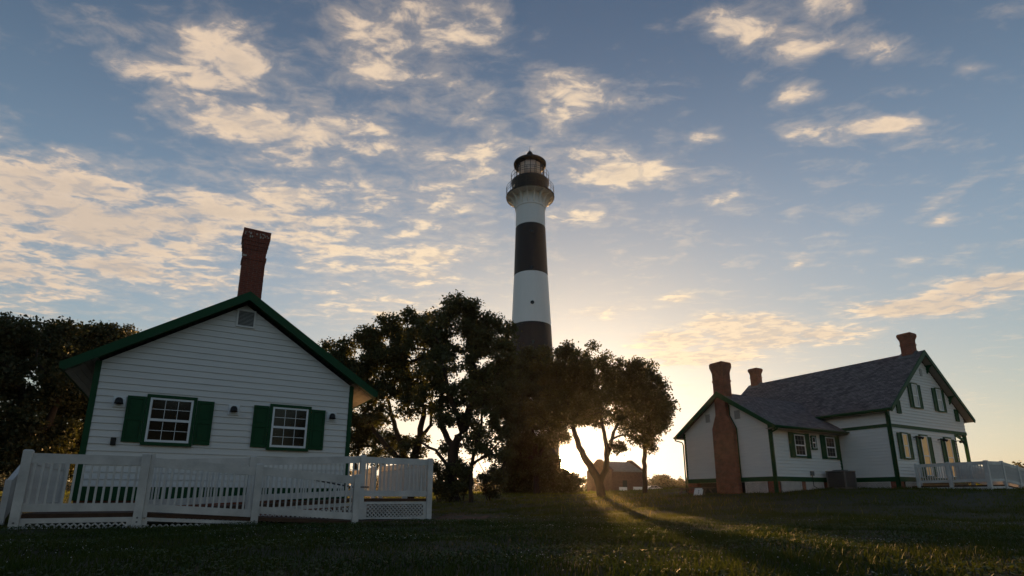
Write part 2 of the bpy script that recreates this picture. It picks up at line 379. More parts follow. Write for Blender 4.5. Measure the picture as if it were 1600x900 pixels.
def window(parent, along, fixed, out, x0, x1, z0, z1, cols=3, rows=4, glass='glass', shutters=None, trim=True, trim_w=.09, glass_low=None, mu=.014, mumat='white_trim', fw=.055, off=.014):
    """double-hung window; shutters=[(a,b,za,zb),...]"""
    def T(b, a0, a1, d0, d1, h0, h1):
        d1 += off; d0 = d0 + off if d0 > 0 else d0
        p, q = sorted((fixed + out * d0, fixed + out * d1))
        return b.box(a0, a1, p, q, h0, h1) if along == 'x' else b.box(p, q, a0, a1, h0, h1)
    zm = .5 * (z0 + z1)
    b = MB()
    T(b, x0, x0 + fw, .0, .075, z0, z1); T(b, x1 - fw, x1, .0, .075, z0, z1)
    T(b, x0 + fw, x1 - fw, .0, .075, z1 - fw, z1); T(b, x0 + fw, x1 - fw, .0, .075, z0, z0 + fw * 1.2); T(b, x0 + fw, x1 - fw, .0, .068, zm - .035, zm + .035)
    w = b.build('window', 'white_trim', parent)
    if trim:
        b = MB(); t = trim_w
        T(b, x0 - t, x1 + t, .0, .085, z1, z1 + t); T(b, x0 - t, x1 + t, .0, .095, z0 - t, z0); T(b, x0 - t, x0, .0, .07, z0, z1); T(b, x1, x1 + t, .0, .07, z0, z1)
        b.build('window_trim', 'green', w)
    for s, (za, zb) in enumerate(((z0 + fw * 1.2, zm - .035), (zm + .035, z1 - fw))):
        dd = .036 if s == 0 else .048; g = glass if s else (glass_low or glass)
        r = rows // 2; W_ = (x1 - x0 - 2 * fw); cw = W_ / cols; rh = (zb - za) / r
        for i in range(cols):
            for j in range(r):
                b = MB(); T(b, x0 + fw + i * cw + mu / 2, x0 + fw + (i + 1) * cw - mu / 2, .02, dd, za + j * rh + (mu / 2 if j else 0), za + (j + 1) * rh - (mu / 2 if j < r - 1 else 0))
                b.build('pane', g, w)
        b = MB(); any_ = False
        for i in range(1, cols): T(b, x0 + fw + i * cw - mu / 2, x0 + fw + i * cw + mu / 2, .02, dd + .012, za, zb); any_ = True
        for j in range(1, r): T(b, x0 + fw, x1 - fw, .02, dd + .010, za + j * rh - mu / 2, za + j * rh + mu / 2); any_ = True
        if any_: b.build('muntin', mumat, w)
    for (a0, a1, h0, h1) in (shutters or []): shutter(parent, T, a0, a1, h0, h1)
    return w
def shutter(parent, T, a0, a1, h0, h1):
    b = MB(); st = .055; hm = .5 * (h0 + h1) + .02
    T(b, a0, a0 + st, .022, .062, h0, h1); T(b, a1 - st, a1, .022, .062, h0, h1)
    for q0, q1 in ((h0, h0 + .09), (hm - .05, hm + .05), (h1 - .08, h1)): T(b, a0 + st, a1 - st, .022, .062, q0, q1)
    s = b.build('shutter', 'green', parent)
    for q0, q1 in ((h0 + .09, hm - .05), (hm + .05, h1 - .08)):
        b = MB(); T(b, a0 + st, a1 - st, .022, .040, q0, q1); T(b, a0 + st + .035, a1 - st - .035, .040, .052, q0 + .04, q1 - .04); b.build('shutter_panel', 'green', s)
def wall_lamp(loc, rz, label, group=None, s=1.0):
    t = thing('wall_lamp', label, 'lamp', loc, rz, group)
    b = MB(); b.box(-.15 * s, .15 * s, -.058, -.015, -.16 * s, .15 * s); b.build('mount_block', 'white_trim', t, bevel=.005)
    b = MB(); b.tube([(0, -.045, .03), (0, -.11 * s, .06 * s), (0, -.15 * s, .03 * s)], .022 * s, 8); b.build('arm', 'lamp_dark', t)
    b = MB(); prof = [(.001, .10), (.045, .095), (.078, .065), (.092, .02), (.098, -.04), (.115, -.075), (.105, -.075), (.085, -.04), (.078, .015), (.001, .03)]
    b.lathe([(r * s, z * s) for r, z in prof], 16, (0, -.16 * s)); b.build('lamp_shade', 'lamp_dark', t, True)
    return t

# ---- brick-by-brick chimney (geometry joined in one part), local origin at its centre, z from 0
def brick_stack(parent, w, d, zs, courses, seed=1, lime=.0):
    """courses: list of (half extra) per course; each course is a ring of bricks"""
    r = random.Random(seed); b = MB(); lb = MB(); core = MB(); h = .075; j = .010; z = zs
    for ci, ex in enumerate(courses):
        W2, D2 = w / 2 + ex, d / 2 + ex
        core.box(-W2 + .008, W2 - .008, -D2 + .008, D2 - .008, z, z + h)
        for side in range(4):
            Ls = 2 * (W2 if side % 2 == 0 else D2); nb = max(2, round(Ls / .225)); bl = Ls / nb; off = (ci % 2) * .5 * bl
            edges = sorted(set([-Ls / 2] + [q for q in (-Ls / 2 + off + k * bl for k in range(nb + 1)) if -Ls / 2 < q < Ls / 2 - .02] + [Ls / 2]))
            for q0, q1 in zip(edges[:-1], edges[1:]):
                o = r.uniform(-.002, .005); dep = .03
                tgt = lb if r.random() < lime else b
                q0j, q1j = q0 + j / 2, q1 - j / 2
                if q0 == edges[0]: q0j = q0 + .001
                if q1 == edges[-1]: q1j = q1 - .001
                z0, z1 = z + j / 2, z + h - j / 2
                if side == 0: tgt.box(q0j, q1j, -D2 - o, -D2 + dep, z0, z1)
                elif side == 2: tgt.box(q0j, q1j, D2 - dep, D2 + o, z0, z1)
                elif side == 1: tgt.box(W2 - dep, W2 + o, q0j, q1j, z0, z1)
                else: tgt.box(-W2 - o, -W2 + dep, q0j, q1j, z0, z1)
        z += h
    tag(b.build('bricks', 'brick_unit', parent), kind='stuff')
    if lb.v: tag(lb.build('limewashed_bricks', 'lime_brick', parent), kind='stuff')
    core.build('mortar_core', 'mortar', parent)
    return z

# ------------------------------------------------------------------ left house (front gable to the lawn)
LH = Vector((-11.43, 14.41, 0.0)); LRZ = R(30.9)
W7, LDEP = 7.0, 9.0
def left_house():
    h = thing('gable_house', 'white clapboard cottage with two green-shuttered windows behind the ramp', 'house', LH, LRZ)
    sl = .663; apex = 6.51; wt = 4.19
    gspan = lambda z: (0.0, W7) if z <= wt else ((z - wt) / sl, W7 - (z - wt) / sl)
    b = MB(); b.prism([(0.02, .5), (W7 - .02, .5), (W7 - .02, wt), (W7 / 2, apex), (.02, wt)], .01, LDEP); wall = b.build('wall', 'siding', h)
    clapboards(wall, 'x', 0.0, lambda z: tuple(np.array(gspan(z)) + ((.11, -.11) if z < wt - .05 else (0, 0))), .87, apex, .187)
    # side boards
    clapboards(wall, 'y', W7 - .02, lambda z: (.1, LDEP), .87, wt - .05, .187, out=1)
    # corner boards
    for x0 in (-.03, W7 - .11):
        b = MB(); b.box(x0, x0 + .14, -.042, .11, .5, wt + .06); b.build('corner_board', 'green', h)
    b = MB(); b.box(-.05, W7 + .05, -.055, .02, .50, .86); b.build('skirt_board', 'green', h)
    b = MB(); b.box(0.02, W7 - .02, .012, LDEP, 0, .5); b.build('foundation', 'brick', h)
    # roof: two slabs, ridge along y
    y0, y1 = -.42, LDEP + .4; rz_top = 6.84; rx = 3.53; ev = .65; th = .16
    zl = rz_top - sl * (rx + ev)
    b = MB()
    for sgn in (-1, 1):
        xe = -ev if sgn < 0 else 7.0 + ev + .02
        ze = rz_top - sl * abs(xe - rx)
        b.prism([(rx, rz_top), (xe, ze), (xe, ze - th), (rx, rz_top - th)] if sgn > 0 else [(rx, rz_top - th), (xe, ze - th), (xe, ze), (rx, rz_top)], y0 + .03, y1)
    roof = b.build('roof', 'shingles', h)
    for sgn in (-1, 1):
        xe = -ev - .02 if sgn < 0 else 7.0 + ev + .04; ze = rz_top - sl * abs(xe - rx)
        b = MB(); b.prism([(rx, rz_top + .015), (xe, ze + .015), (xe, ze - .19), (xe + (.06 if sgn < 0 else -.06), ze - .215), (rx, rz_top - .265)], y0 - .02, y0 + .04); b.build('rake_board', 'green', roof)
        b = MB(); b.box(min(xe, xe + .05 * sgn), max(xe, xe + .05 * sgn), y0 - .02, y1, ze - .19, ze + .01); b.build('eave_fascia', 'green', roof)
        # sloped board soffit, planks running with the eave
        for k in range(5):
            a0 = .02 + k * .13; p0 = abs(xe - rx) - .02 - k * .135; p1 = p0 - .125
            X = lambda p: rx + sgn * p
            zs = lambda p: rz_top - sl * p - th - .02
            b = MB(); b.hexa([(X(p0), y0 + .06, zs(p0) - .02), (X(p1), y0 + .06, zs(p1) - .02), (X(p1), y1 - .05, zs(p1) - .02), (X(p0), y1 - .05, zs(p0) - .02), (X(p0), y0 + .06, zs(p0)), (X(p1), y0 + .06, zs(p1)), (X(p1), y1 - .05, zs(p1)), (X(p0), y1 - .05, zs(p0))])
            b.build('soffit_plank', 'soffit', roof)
        b = MB(); b.prism([(rx, rz_top - .17), (xe, ze - .17), (xe, ze - .2), (rx, rz_top - .2)], y0 + .04, -.03); b.build('rake_soffit', 'green', roof)
    # windows
    for (a, s1, s2) in ((1.36, .82, 2.52), (4.57, 4.03, 5.74)):
        x1 = a + 1.055
        window(h, 'x', 0.0, -1, a, x1, 2.09, 3.34, 3, 4, shutters=[(s1, a - .10, 2.065, 3.35), (x1 + .10, x1 + .535, 2.065, 3.35)])
    # louvred gable vent
    b = MB(); x0, x1, z0, z1 = 3.30, 3.74, 5.82, 6.30
    b.box(x0 - .05, x0, -.075, 0, z0 - .05, z1 + .05); b.box(x1, x1 + .05, -.075, 0, z0 - .05, z1 + .05); b.box(x0, x1, -.075, 0, z0 - .05, z0); b.box(x0, x1, -.075, 0, z1, z1 + .05)
    v = b.build('gable_vent', 'siding', h)
    b = MB(); b.box(x0, x1, -.042, -.012, z0, z1); b.build('vent_back', 'lamp_dark', v)
    for k in range(11):
        zz = z0 + .01 + k * .043; b = MB(); b.hexa([(x0, -.070, zz), (x1, -.070, zz), (x1, -.044, zz + .02), (x0, -.044, zz + .02), (x0, -.070, zz + .008), (x1, -.070, zz + .008), (x1, -.044, zz + .03), (x0, -.044, zz + .03)]); b.build('louvre_slat', 'louvre', v)
    # meter-like small dark box
    b = MB(); b.box(.60, .72, -.09, -.02, 1.96, 2.17); b.build('outlet_box', 'lamp_dark', h, bevel=.01)
    # chimney
    ch = bpy.data.objects.new('chimney', None); C.objects.link(ch); ch.parent = h; ch.location = (3.645, 1.87, 0); ch.empty_display_size = .2
    n = 45; cs = []
    for i in range(n):
        k = n - 1 - i       # from the top
        if k in (0,): ex = .085
        elif k in (1, 2, 3): ex = .080
        elif k in (4, 5): ex = .06
        elif k in (6, 7): ex = .04
        elif k in (8, 9): ex = .02
        elif k in (13, 14): ex = .025
        else: ex = 0
        cs.append(ex)
    top = 6.4
    brick_stack(ch, .715, .715, 9.83 - n * .075, cs, 3, .02)
    # weathered limewash under the crown
    b = MB(); r = random.Random(5)
    for k in range(16):
        x = r.uniform(-.40, .38); z = 9.83 - .10 - r.uniform(0, .16); w = r.uniform(.02, .06); q = r.uniform(.03, .09)
        b.box(x, x + w, -.449, -.4475, z - q, z)
    b.build('lime_stain', 'lime_brick', ch)
    for i, (u, lab) in enumerate(((.645, 'dark dome wall lamp beside the cottage corner above the small box'), (3.477, 'dark dome wall lamp between the two cottage windows'), (6.37, 'dark dome wall lamp between shutter and right cottage corner'))):
        p = LH + Vector((u * math.cos(LRZ), u * math.sin(LRZ), 3.16)); wall_lamp(p, LRZ, lab, 'lamps on the cottage gable')
left_house()

# ------------------------------------------------------------------ rails
BAL = {}
def baluster_mesh(L):
    k = round(L, 2)
    if k not in BAL: b = MB(); b.box(-.018, .018, -.018, .018, 0, k); BAL[k] = b.mesh('baluster', 'rail_white')
    return BAL[k]
def post(parent, x, y, z0, z1, w=.14, name='post'):
    b = MB(); h = w / 2; b.box(x - h, x + h, y - h, y + h, z0, z1 - .02)
    b.hexa([(x - h, y - h, z1 - .02), (x + h, y - h, z1 - .02), (x + h, y + h, z1 - .02), (x - h, y + h, z1 - .02), (x - h + .02, y - h + .02, z1), (x + h - .02, y - h + .02, z1), (x + h - .02, y + h - .02, z1), (x - h + .02, y + h - .02, z1)])
    return b.build(name, 'rail_white', parent)
def rail_run(parent, a, b, za, zb, top_h=.18, bot_h=.15, drop=1.06, gap=.075, spacing=.115, inset=.07, off=0.0):
    """a,b: (x,y) post centres; za,zb: height of the rail top at each; boards stand on edge"""
    a = Vector((a[0], a[1])); b = Vector((b[0], b[1])); d = (b - a); L = d.length; d.normalize(); n = Vector((-d.y, d.x)) * off
    p = lambda s, z: (a.x + d.x * s + n.x, a.y + d.y * s + n.y, z)
    zz = lambda s: za + (zb - za) * s / L
    s0, s1 = inset, L - inset
    m = MB(); m.bar(p(s0, zz(s0) - top_h / 2), p(s1, zz(s1) - top_h / 2), .045, top_h); m.build('top_rail', 'rail_white', parent)
    zb0 = drop - bot_h
    m = MB(); m.bar(p(s0, zz(s0) - drop + bot_h / 2), p(s1, zz(s1) - drop + bot_h / 2), .045, bot_h); m.build('bottom_rail', 'rail_white', parent)
    bl = drop - bot_h - top_h + .04; me = baluster_mesh(bl); k = max(1, int((s1 - s0) / spacing)); st = (s1 - s0) / k
    for i in range(k):
        s = s0 + (i + .5) * st; o = link('baluster', me, parent); q = p(s, zz(s) - drop + bot_h - .02); o.location = q; o.rotation_euler = (0, 0, math.atan2(d.y, d.x) + random.uniform(-.04, .04))
def lattice(parent, a, b, z0a, z1a, z0b, z1b, pitch=.075, sw=.028, frame=True):
    """diagonal lattice panel between plan points a,b with slanting bottom/top"""
    a = Vector((a[0], a[1])); b = Vector((b[0], b[1])); d = b - a; L = d.length; d.normalize(); nv = Vector((d.y, -d.x))
    mb = MB()
    lo = lambda s: z0a + (z0b - z0a) * s / L
    hi = lambda s: z1a + (z1b - z1a) * s / L
    H = max(z1a, z1b) - min(z0a, z0b); zb = min(z0a, z0b)
    for sg, off in ((1, .004), (-1, .016)):
        k = -H - .2
        while k < L + H + .2:
            pts = []
            for t in np.linspace(0, H, max(3, int(H / .03))):
                s = k + sg * t if sg > 0 else k + H - t; z = zb + t
                if 0 <= s <= L and lo(s) <= z <= hi(s): pts.append((s, z))
            if len(pts) >= 2:
                (s0, z0), (s1, z1) = pts[0], pts[-1]
                P = lambda s, z: (a.x + d.x * s + nv.x * off, a.y + d.y * s + nv.y * off, z)
                mb.bar(P(s0, z0), P(s1, z1), .008, sw, up=(nv.x, nv.y, 0)) if False else mb.bar(P(s0, z0), P(s1, z1), sw, .008, up=(nv.x, nv.y, 0))
            k += pitch * 1.414
    tag(mb.build('lattice', 'rail_white', parent), kind='stuff')
    if frame:
        P = lambda s, z: (a.x + d.x * s + nv.x * .02, a.y + d.y * s + nv.y * .02, z)
        f = MB(); f.bar(P(0, hi(0) + .03), P(L, hi(L) + .03), .03, .06); f.build('lattice_rail', 'rail_white', parent)
        for s in (.03, L - .03): f = MB(); f.bar(P(s, lo(s)), P(s, hi(s)), .03, .06, up=(nv.x, nv.y, 0)); f.build('lattice_stile', 'rail_white', parent)

def left_ramp():
    t = thing('access_ramp', 'weathered white switchback ramp with slatted railings and lattice skirt', 'ramp', LH, LRZ)
    yF, yB, yI = -5.0, -3.5, -2.1
    A, B, Cc, D = -.10, 1.73, 3.83, 6.0; E, F = 6.53, 8.47
    zA, zB, zC, zD = 1.42, 1.42, 1.27, 1.09
    post(t, A, yF, -.1, zA + .03); post(t, B, yF, -.1, zB + .03, .15); post(t, Cc, yF, -.1, zC + .04); post(t, D, yF, -.15, zD + .03)
    b = MB(); b.box(B + .078, B + .15, yF - .03, yF + .06, .2, zB + .03); b.build('post', 'rail_white', t)
    rail_run(t, (A, yF), (B, yF), zA - .03, zB - .03); rail_run(t, (B, yF), (Cc, yF), zB - .04, zC - .04); rail_run(t, (Cc, yF), (D, yF), zC - .02, zD - .02, drop=1.0)
    # second bolt marks on posts
    for x, z in ((A, .14), (B, .12), (B, .20), (Cc, .09)):
        m = MB(); m.tube([(x, yF - .07, z), (x, yF - .082, z)], .018, 8); m.build('bolt', 'metal_grey', t)
    # floors
    def floor(x0, x1, y0, y1, z0, z1, n='deck_floor'):
        m = MB(); m.hexa([(x0, y0, z0 - .075), (x1, y0, z1 - .075), (x1, y1, z1 - .075), (x0, y1, z0 - .075), (x0, y0, z0), (x1, y0, z1), (x1, y1, z1), (x0, y1, z0)]); return m.build(n, 'deck_wood', t)
    floor(A - .05, B, yF + .02, yI, .29, .29); floor(B, D + .1, yF + .02, yB - .05, .29, .035); floor(B, E, yB + .02, yI, .29, .55); floor(E, F + .05, yB + .02, 6.0, .55, .55)
    # fascia under the floor edges
    def fascia(x0, x1, y, z0, z1, hgt=.09):
        m = MB(); m.bar((x0, y, z0 - .075 - hgt / 2), (x1, y, z1 - .075 - hgt / 2), .035, hgt); m.build('fascia_board', 'rail_white', t)
    fascia(A + .07, B - .07, yF + .02, .29, .29); fascia(B + .07, Cc - .07, yF + .02, .28, .16, .07)
    lattice(t, (A + .1, yF + .03), (B - .12, yF + .03), 0, .115, 0, .115, frame=False); lattice(t, (B + .12, yF + .03), (Cc - .3, yF + .03), 0, .115, 0, .03, frame=False)
    for x in (A + .10, B - .12, B + .12):
        m = MB(); m.box(x - .05, x + .05, yF + .0, yF + .03, -.05, .13); m.build('lattice_stile', 'rail_white', t)
    # upper run
    zr = lambda x: 1.40 + (x - B) / (E - B) * (1.65 - 1.40)
    xs = [B, Cc, E]
    for x0, x1 in zip(xs[:-1], xs[1:]): rail_run(t, (x0, yB), (x1, yB), zr(x0) + .02, zr(x1) + .02, drop=1.04)
    post(t, Cc, yB, 0, zr(Cc) + .06); post(t, E, yB, -.05, 1.70); post(t, F, yB, -.05, 1.68)
    m = MB(); m.bar((B, yB - .02, .16), (E, yB - .02, .42), .03, .09); m.build('fascia_board', 'rail_white', t)
    lattice(t, (B + .6, yB), (E - .1, yB), 0, .13, 0, .36, frame=False)
    # top landing
    rail_run(t, (E, yB), (F, yB), 1.655, 1.645, top_h=.17, drop=1.04)
    m = MB(); m.box(E + .07, F - .07, yB - .02, yB + .012, .40, .47); m.build('fascia_board', 'rail_white', t)
    lattice(t, (E + .16, yB), (F - .16, yB), .06, .40, .06, .40, frame=False)
    for x0, x1 in ((E + .07, E + .17), (F - .17, F - .07)):
        m = MB(); m.box(x0, x1, yB - .02, yB + .012, -.03, .40); m.build('lattice_stile', 'rail_white', t)
    m = MB(); m.box(E + .17, F - .17, yB - .02, yB + .012, -.03, .07); m.build('lattice_rail', 'rail_white', t)
    ys = [yB, -1.5, 1.0]
    for y0, y1 in zip(ys[:-1], ys[1:]): rail_run(t, (F, y0), (F, y1), 1.645, 1.645, drop=1.04)
    post(t, F, -1.5, 0, 1.68); post(t, F, 1.0, 0, 1.72)
    rail_run(t, (F, 1.9), (F, 4.6), 1.64, 1.64, drop=1.04); post(t, F, 1.9, 0, 1.70); post(t, F, 4.6, 0, 1.70)
    m = MB(); m.box(F - .02, F + .02, yB + .07, 4.6, .05, .45); m.build('side_skirt', 'rail_white', t)
    # left side of the turning platform
    rail_run(t, (A, yF), (A, -1.25), 1.39, 1.39); post(t, A, -1.25, 0, 1.43)
    # metal grab rail end by the ramp foot
    m = MB(); m.tube([(Cc + 1.2, yF + .10, .98), (D - .1, yF + .10, .83), (D + .32, yF + .10, .83)], .019, 8); m.build('handrail', 'metal_grey', t, True)
left_ramp()
def left_steps():
    p = LH + Vector((0, 0, 0)); t = thing('wooden_steps', 'grey wooden steps with boarded white handrail beside the ramp corner', 'steps', p, LRZ)
    x0, x1 = -2.4, -.95
    for k in range(4):
        z = .80 - k * .19; y = -.75 - k * .28
        m = MB(); m.box(x0, x1, y - .30, y, z - .045, z); m.build('tread', 'grey_wood', t)
    for x in (x0 + .02, x1 - .02):
        m = MB(); m.bar((x, -.5, .72), (x, -2.0, -.1), .05, .25); m.build('stringer', 'grey_wood', t)
    m = MB(); m.box(x0, x1, -.75, .6, .74, .80); m.build('landing', 'grey_wood', t)
    for x in (x0, x1 + .06):
        post(t, x, -.65, 0, 1.62, .11); post(t, x, -2.05, 0, .98, .11)
        m = MB(); m.bar((x, -.62, 1.55), (x, -2.05, .92), .10, .05); m.build('handrail', 'rail_white', t)
    m = MB(); m.hexa([(x1 + .04, -.7, .62), (x1 + .07, -.7, .62), (x1 + .07, -2.0, .02), (x1 + .04, -2.0, .02), (x1 + .04, -.7, 1.5), (x1 + .07, -.7, 1.5), (x1 + .07, -2.0, .87), (x1 + .04, -2.0, .87)]); m.build('side_panel', 'rail_white', t)
left_steps()

# ------------------------------------------------------------------ right house
RH = Vector((14.70, 30.66, 0.0)); RRZ = R(29.4)
def RP(x, y, z=0):
    c, s = math.cos(RRZ), math.sin(RRZ); return Vector((RH.x + x * c - y * s, RH.y + x * s + y * c, z))
def gz_local(x, y): p = RP(x, y); return float(ground_z(p.x, p.y))
def right_house():
    h = thing('keepers_house', 'white two storey house with grey shingle roof and three brick chimneys', 'house', RH, RRZ)
    SK0, SK1 = 1.45, 1.70
    WG, WL = 6.38, 6.66; MX0, MX1, MY0, MY1 = 6.66, 16.16, -3.02, 9.1; PX = 14.45
    g0 = .55
    # ---- wing
    wr, wsl = 7.01, .67; wry = 3.14; wtop = 4.66
    gsp = lambda z: (0., WG) if z <= wtop else ((z - wtop) / wsl, WG - (z - wtop) / wsl)
    b = MB(); b.prism([(0.01, SK0), (WG, SK0), (WG, wtop), (wry, wr - .26), (0.01, wtop)], .01, WL + 1.2, 'x'); w = b.build('wing_wall', 'siding', h)
    clapboards(w, 'y', 0.0, lambda z: tuple(np.array(gsp(z)) + ((.1, -.1) if z < wtop - .05 else (0, 0))), SK1, wr - .3, .187, out=-1, lap=.046)
    clapboards(w, 'x', 0.0, lambda z: (.1, WL - .08), SK1, 4.5, .187, out=-1, lap=.046)
    for (x0, x1, y0, y1) in ((-.045, .12, -.045, .12), (-.045, .10, WG - .12, WG + .03), (WL - .22, WL - .03, -.045, .02)):
        b = MB(); b.box(x0, x1, y0, y1, gz_local(0, 0) - .1 if y0 < 0 and x0 < 0 else SK0, wtop); b.build('corner_board', 'green', h)
    b = MB(); b.box(-.06, .02, -.06, WG + .05, SK0, SK1 + .01); b.box(.02, WL - .03, -.06, .02, SK0, SK1 + .01); b.build('skirt_board', 'green', h)
    # roof of the wing
    b = MB(); th = .14
    for sg in (-1, 1):
        ye = -.56 if sg < 0 else WG + .46; ze = wr - wsl * abs(ye - wry)
        b.prism([(wry, wr), (ye, ze), (ye, ze - th), (wry, wr - th)], -.38, WL + 1.35, 'x')
    wroof = b.build('wing_roof', 'shingles_wing', h)
    for sg in (-1, 1):
        ye = -.58 if sg < 0 else WG + .48; ze = wr - wsl * abs(ye - wry)
        b = MB(); b.prism([(wry, wr + .012), (ye, ze + .012), (ye, ze - .25), (wry, wr - .35)], -.44, -.37, 'x'); b.build('rake_board', 'green', wroof)
        b = MB(); b.box(-.42, WL + .28, min(ye, ye + .05 * sg), max(ye, ye + .05 * sg), ze - .17, ze - .01); b.build('eave_fascia', 'green', wroof)
        b = MB(); b.tube([(-.42, ye + sg * .09, ze - .07), (WL + .25, ye + sg * .09, ze - .07)], .06, 8); b.build('gutter', 'green', wroof, True)
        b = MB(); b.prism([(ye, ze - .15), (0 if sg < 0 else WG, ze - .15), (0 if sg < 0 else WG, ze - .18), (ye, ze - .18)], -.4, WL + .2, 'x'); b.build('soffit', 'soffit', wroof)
    for (x, y, s) in ((-.10, -.10, -1), (-.07, WG + .07, 1)):
        yy = -.64 if s < 0 else WG + .56
        b = MB(); b.tube([(-.3, yy, 4.42), (-.3, yy, 4.28), (-.2, y, 4.12), (-.10, y, 3.95), (-.10, y, gz_local(0, y) + .1)], .045, 8); b.build('downspout', 'green', h, True)
    # gable vents on the wing
    for (ya, yb, za, zb) in ((4.12, 4.46, 5.22, 5.74), (1.88, 2.26, 5.18, 5.70)):
        b = MB(); b.box(-.062, -.01, ya, yb, za, zb); v = b.build('gable_vent', 'louvre', h)
        for k in range(8): b = MB(); b.box(-.078, -.062, ya + .03, yb - .03, za + .03 + k * .058, za + .06 + k * .058); b.build('louvre_slat', 'soffit', v)
    # chimney against the wing gable
    b = MB(); yc = 2.89
    poly = [(2.22, .55), (3.79, .55), (3.75, 4.70), (3.41, 5.55), (3.41, 8.25), (2.62, 8.25), (2.62, 5.50), (2.22, 4.66)]
    b.prism(poly, -.355, -.025, 'x'); b.box(-.354, .36, 2.62, 3.41, 6.0, 8.25)
    for (e, z0, z1) in ((.015, 8.20, 8.28), (.03, 8.28, 8.36), (.05, 8.36, 8.44), (.07, 8.44, 8.52), (.09, 8.52, 8.80), (.06, 8.80, 8.86), (.03, 7.62, 7.72)):
        b.box(-.354 - e, .36 + e, 2.62 - e, 3.41 + e, z0, z1)
    b.build('chimney', 'brick', h)
    b = MB(); b.tube([(-.1, 2.15, 1.5), (-.1, 2.15, 4.62), (-.1, 2.55, 5.45), (-.1, 2.55, 6.1)], .035, 6); b.build('downspout', 'green', h, True)
    # foundation: brick piers with lattice between
    def pier(x0, x1, y0, y1):
        b = MB(); b.box(x0, x1, y0, y1, .4, SK0 + .02); b.build('brick_pier', 'brick', h)
    pier(0, .35, 0, .5); pier(0, .35, 5.6, WG - .02); pier(2.30, 2.68, .0, .35); pier(4.6, 5.0, 0, .35); pier(MX0 + .02, MX0 + .4, MY0, MY0 + .5); pier(MX0 + .05, MX0 + .6, MY0 + .02, MY0 + .4)
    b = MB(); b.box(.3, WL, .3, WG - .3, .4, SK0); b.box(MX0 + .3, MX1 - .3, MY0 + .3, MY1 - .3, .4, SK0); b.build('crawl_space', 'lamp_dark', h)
    def latp(a, bb, name='lattice_panel'):
        z0 = .80
        lattice(h, a, bb, z0, SK0 - .06, z0, SK0 - .06, pitch=.06, sw=.024)
    latp((-.0, 2.0), (-.0, .52)); latp((.42, .0), (2.28, .0)); latp((2.70, .0), (4.4, .0))
    latp((MX0, -.1), (MX0, MY0 + .42)); latp((MX0 + .7, MY0), (9.2, MY0))
    for (x0, x1) in ((.5, 2.2), (2.78, 4.3)):   # boarded inner face of those two skirt panels
        b = MB(); b.box(x0, x1, .03, .05, .8, SK0 - .08); b.build('skirt_panel', 'siding', h)
    # wing windows
    zt = 4.16
    window(h, 'x', 0.0, -1, 1.99, 2.98, 2.92, 4.15, 3, 4, shutters=[(1.50, 1.90, 2.80, 4.27), (3.07, 3.46, 2.80, 4.27)], mu=.010, mumat='soffit', off=.032)
    window(h, 'x', 0.0, -1, 5.06, 6.02, 2.93, 4.16, 3, 4, shutters=[(4.57, 4.97, 2.82, 4.27), (6.11, 6.52, 2.82, 4.27)], mu=.010, mumat='soffit', off=.032)
    window(h, 'x', 0.0, -1, 3.72, 4.04, 3.42, 4.10, 1, 2, glass='glass', trim_w=.085, fw=.028, off=.032)
    b = MB(); b.box(3.2, 3.45, -.14, -.02, 1.80, 2.06); m = b.build('meter_box', 'metal_grey', h, bevel=.01)
    b = MB(); b.tube([(3.33, -.07, 1.8), (3.35, -.07, 1.2), (3.9, -.2, .95)], .02, 6); b.build('conduit', 'lamp_dark', h)
    # ---- main block
    rz, msl = 9.72, .79; rx = 11.41; mt = 5.62; BELT0, BELT1 = 4.56, 4.76
    gm = lambda z: (MX0, MX1) if z <= mt else (MX0 + (z - mt) / msl, MX1 - (z - mt) / msl)
    b = MB(); b.prism([(MX0 + .01, BELT0), (MX1 - .01, BELT0), (MX1 - .01, mt), (rx, rz - .3), (MX0 + .01, mt)], MY0 + .01, MY1); mw = b.build('upper_wall', 'siding', h)
    b = MB(); b.box(MX0 + .01, PX, MY0 + .01, MY1 - .02, SK0, BELT0 + .05); lw = b.build('lower_wall', 'siding', h)
    clapboards(mw, 'x', MY0, lambda z: tuple(np.array(gm(z)) + ((.1, -.05) if z < mt - .05 else (0, 0))), BELT1, rz - .35, .187, lap=.046)
    clapboards(lw, 'x', MY0, lambda z: (MX0 + .1, PX), SK1, BELT0, .187, lap=.046)
    clapboards(lw, 'y', MX0, lambda z: (MY0 + .1, 0), SK1, BELT0, .187, lap=.046)
    clapboards(mw, 'y', MX0, lambda z: (MY0 + .1, 2.2), BELT1, mt, .187, lap=.046)
    b = MB(); b.box(MX0 - .04, MX1 + .03, MY0 - .04, MY0 + .02, BELT0, BELT1); b.box(MX0 - .04, MX0 + .02, MY0 + .02, 1.0, BELT0, BELT1); b.build('belt_board', 'green', h)
    b = MB(); b.box(MX0 - .06, PX, MY0 - .06, MY0 + .02, SK0, SK1 + .01); b.box(MX0 - .06, MX0 + .02, MY0 + .02, -.06, SK0, SK1 + .01); b.build('skirt_board', 'green', h)
    b = MB(); b.box(MX0 - .05, MX0 + .13, MY0 - .05, MY0 + .13, .8, mt + .05); b.build('corner_board', 'green', h)
    b = MB(); b.box(PX - .06, PX + .045, MY0 - .05, MY0 + .13, SK0, BELT0); b.build('corner_board', 'green', h)
    # roof of the main block
    ov = .46; b = MB(); th = .16
    for sg in (-1, 1):
        xe = MX0 - .42 if sg < 0 else MX1 + .40; ze = rz - msl * abs(xe - rx)
        b.prism([(rx, rz), (xe, ze), (xe, ze - th), (rx, rz - th)], MY0 - ov + .03, MY1 + .4)
    roof = b.build('roof', 'shingles', h)
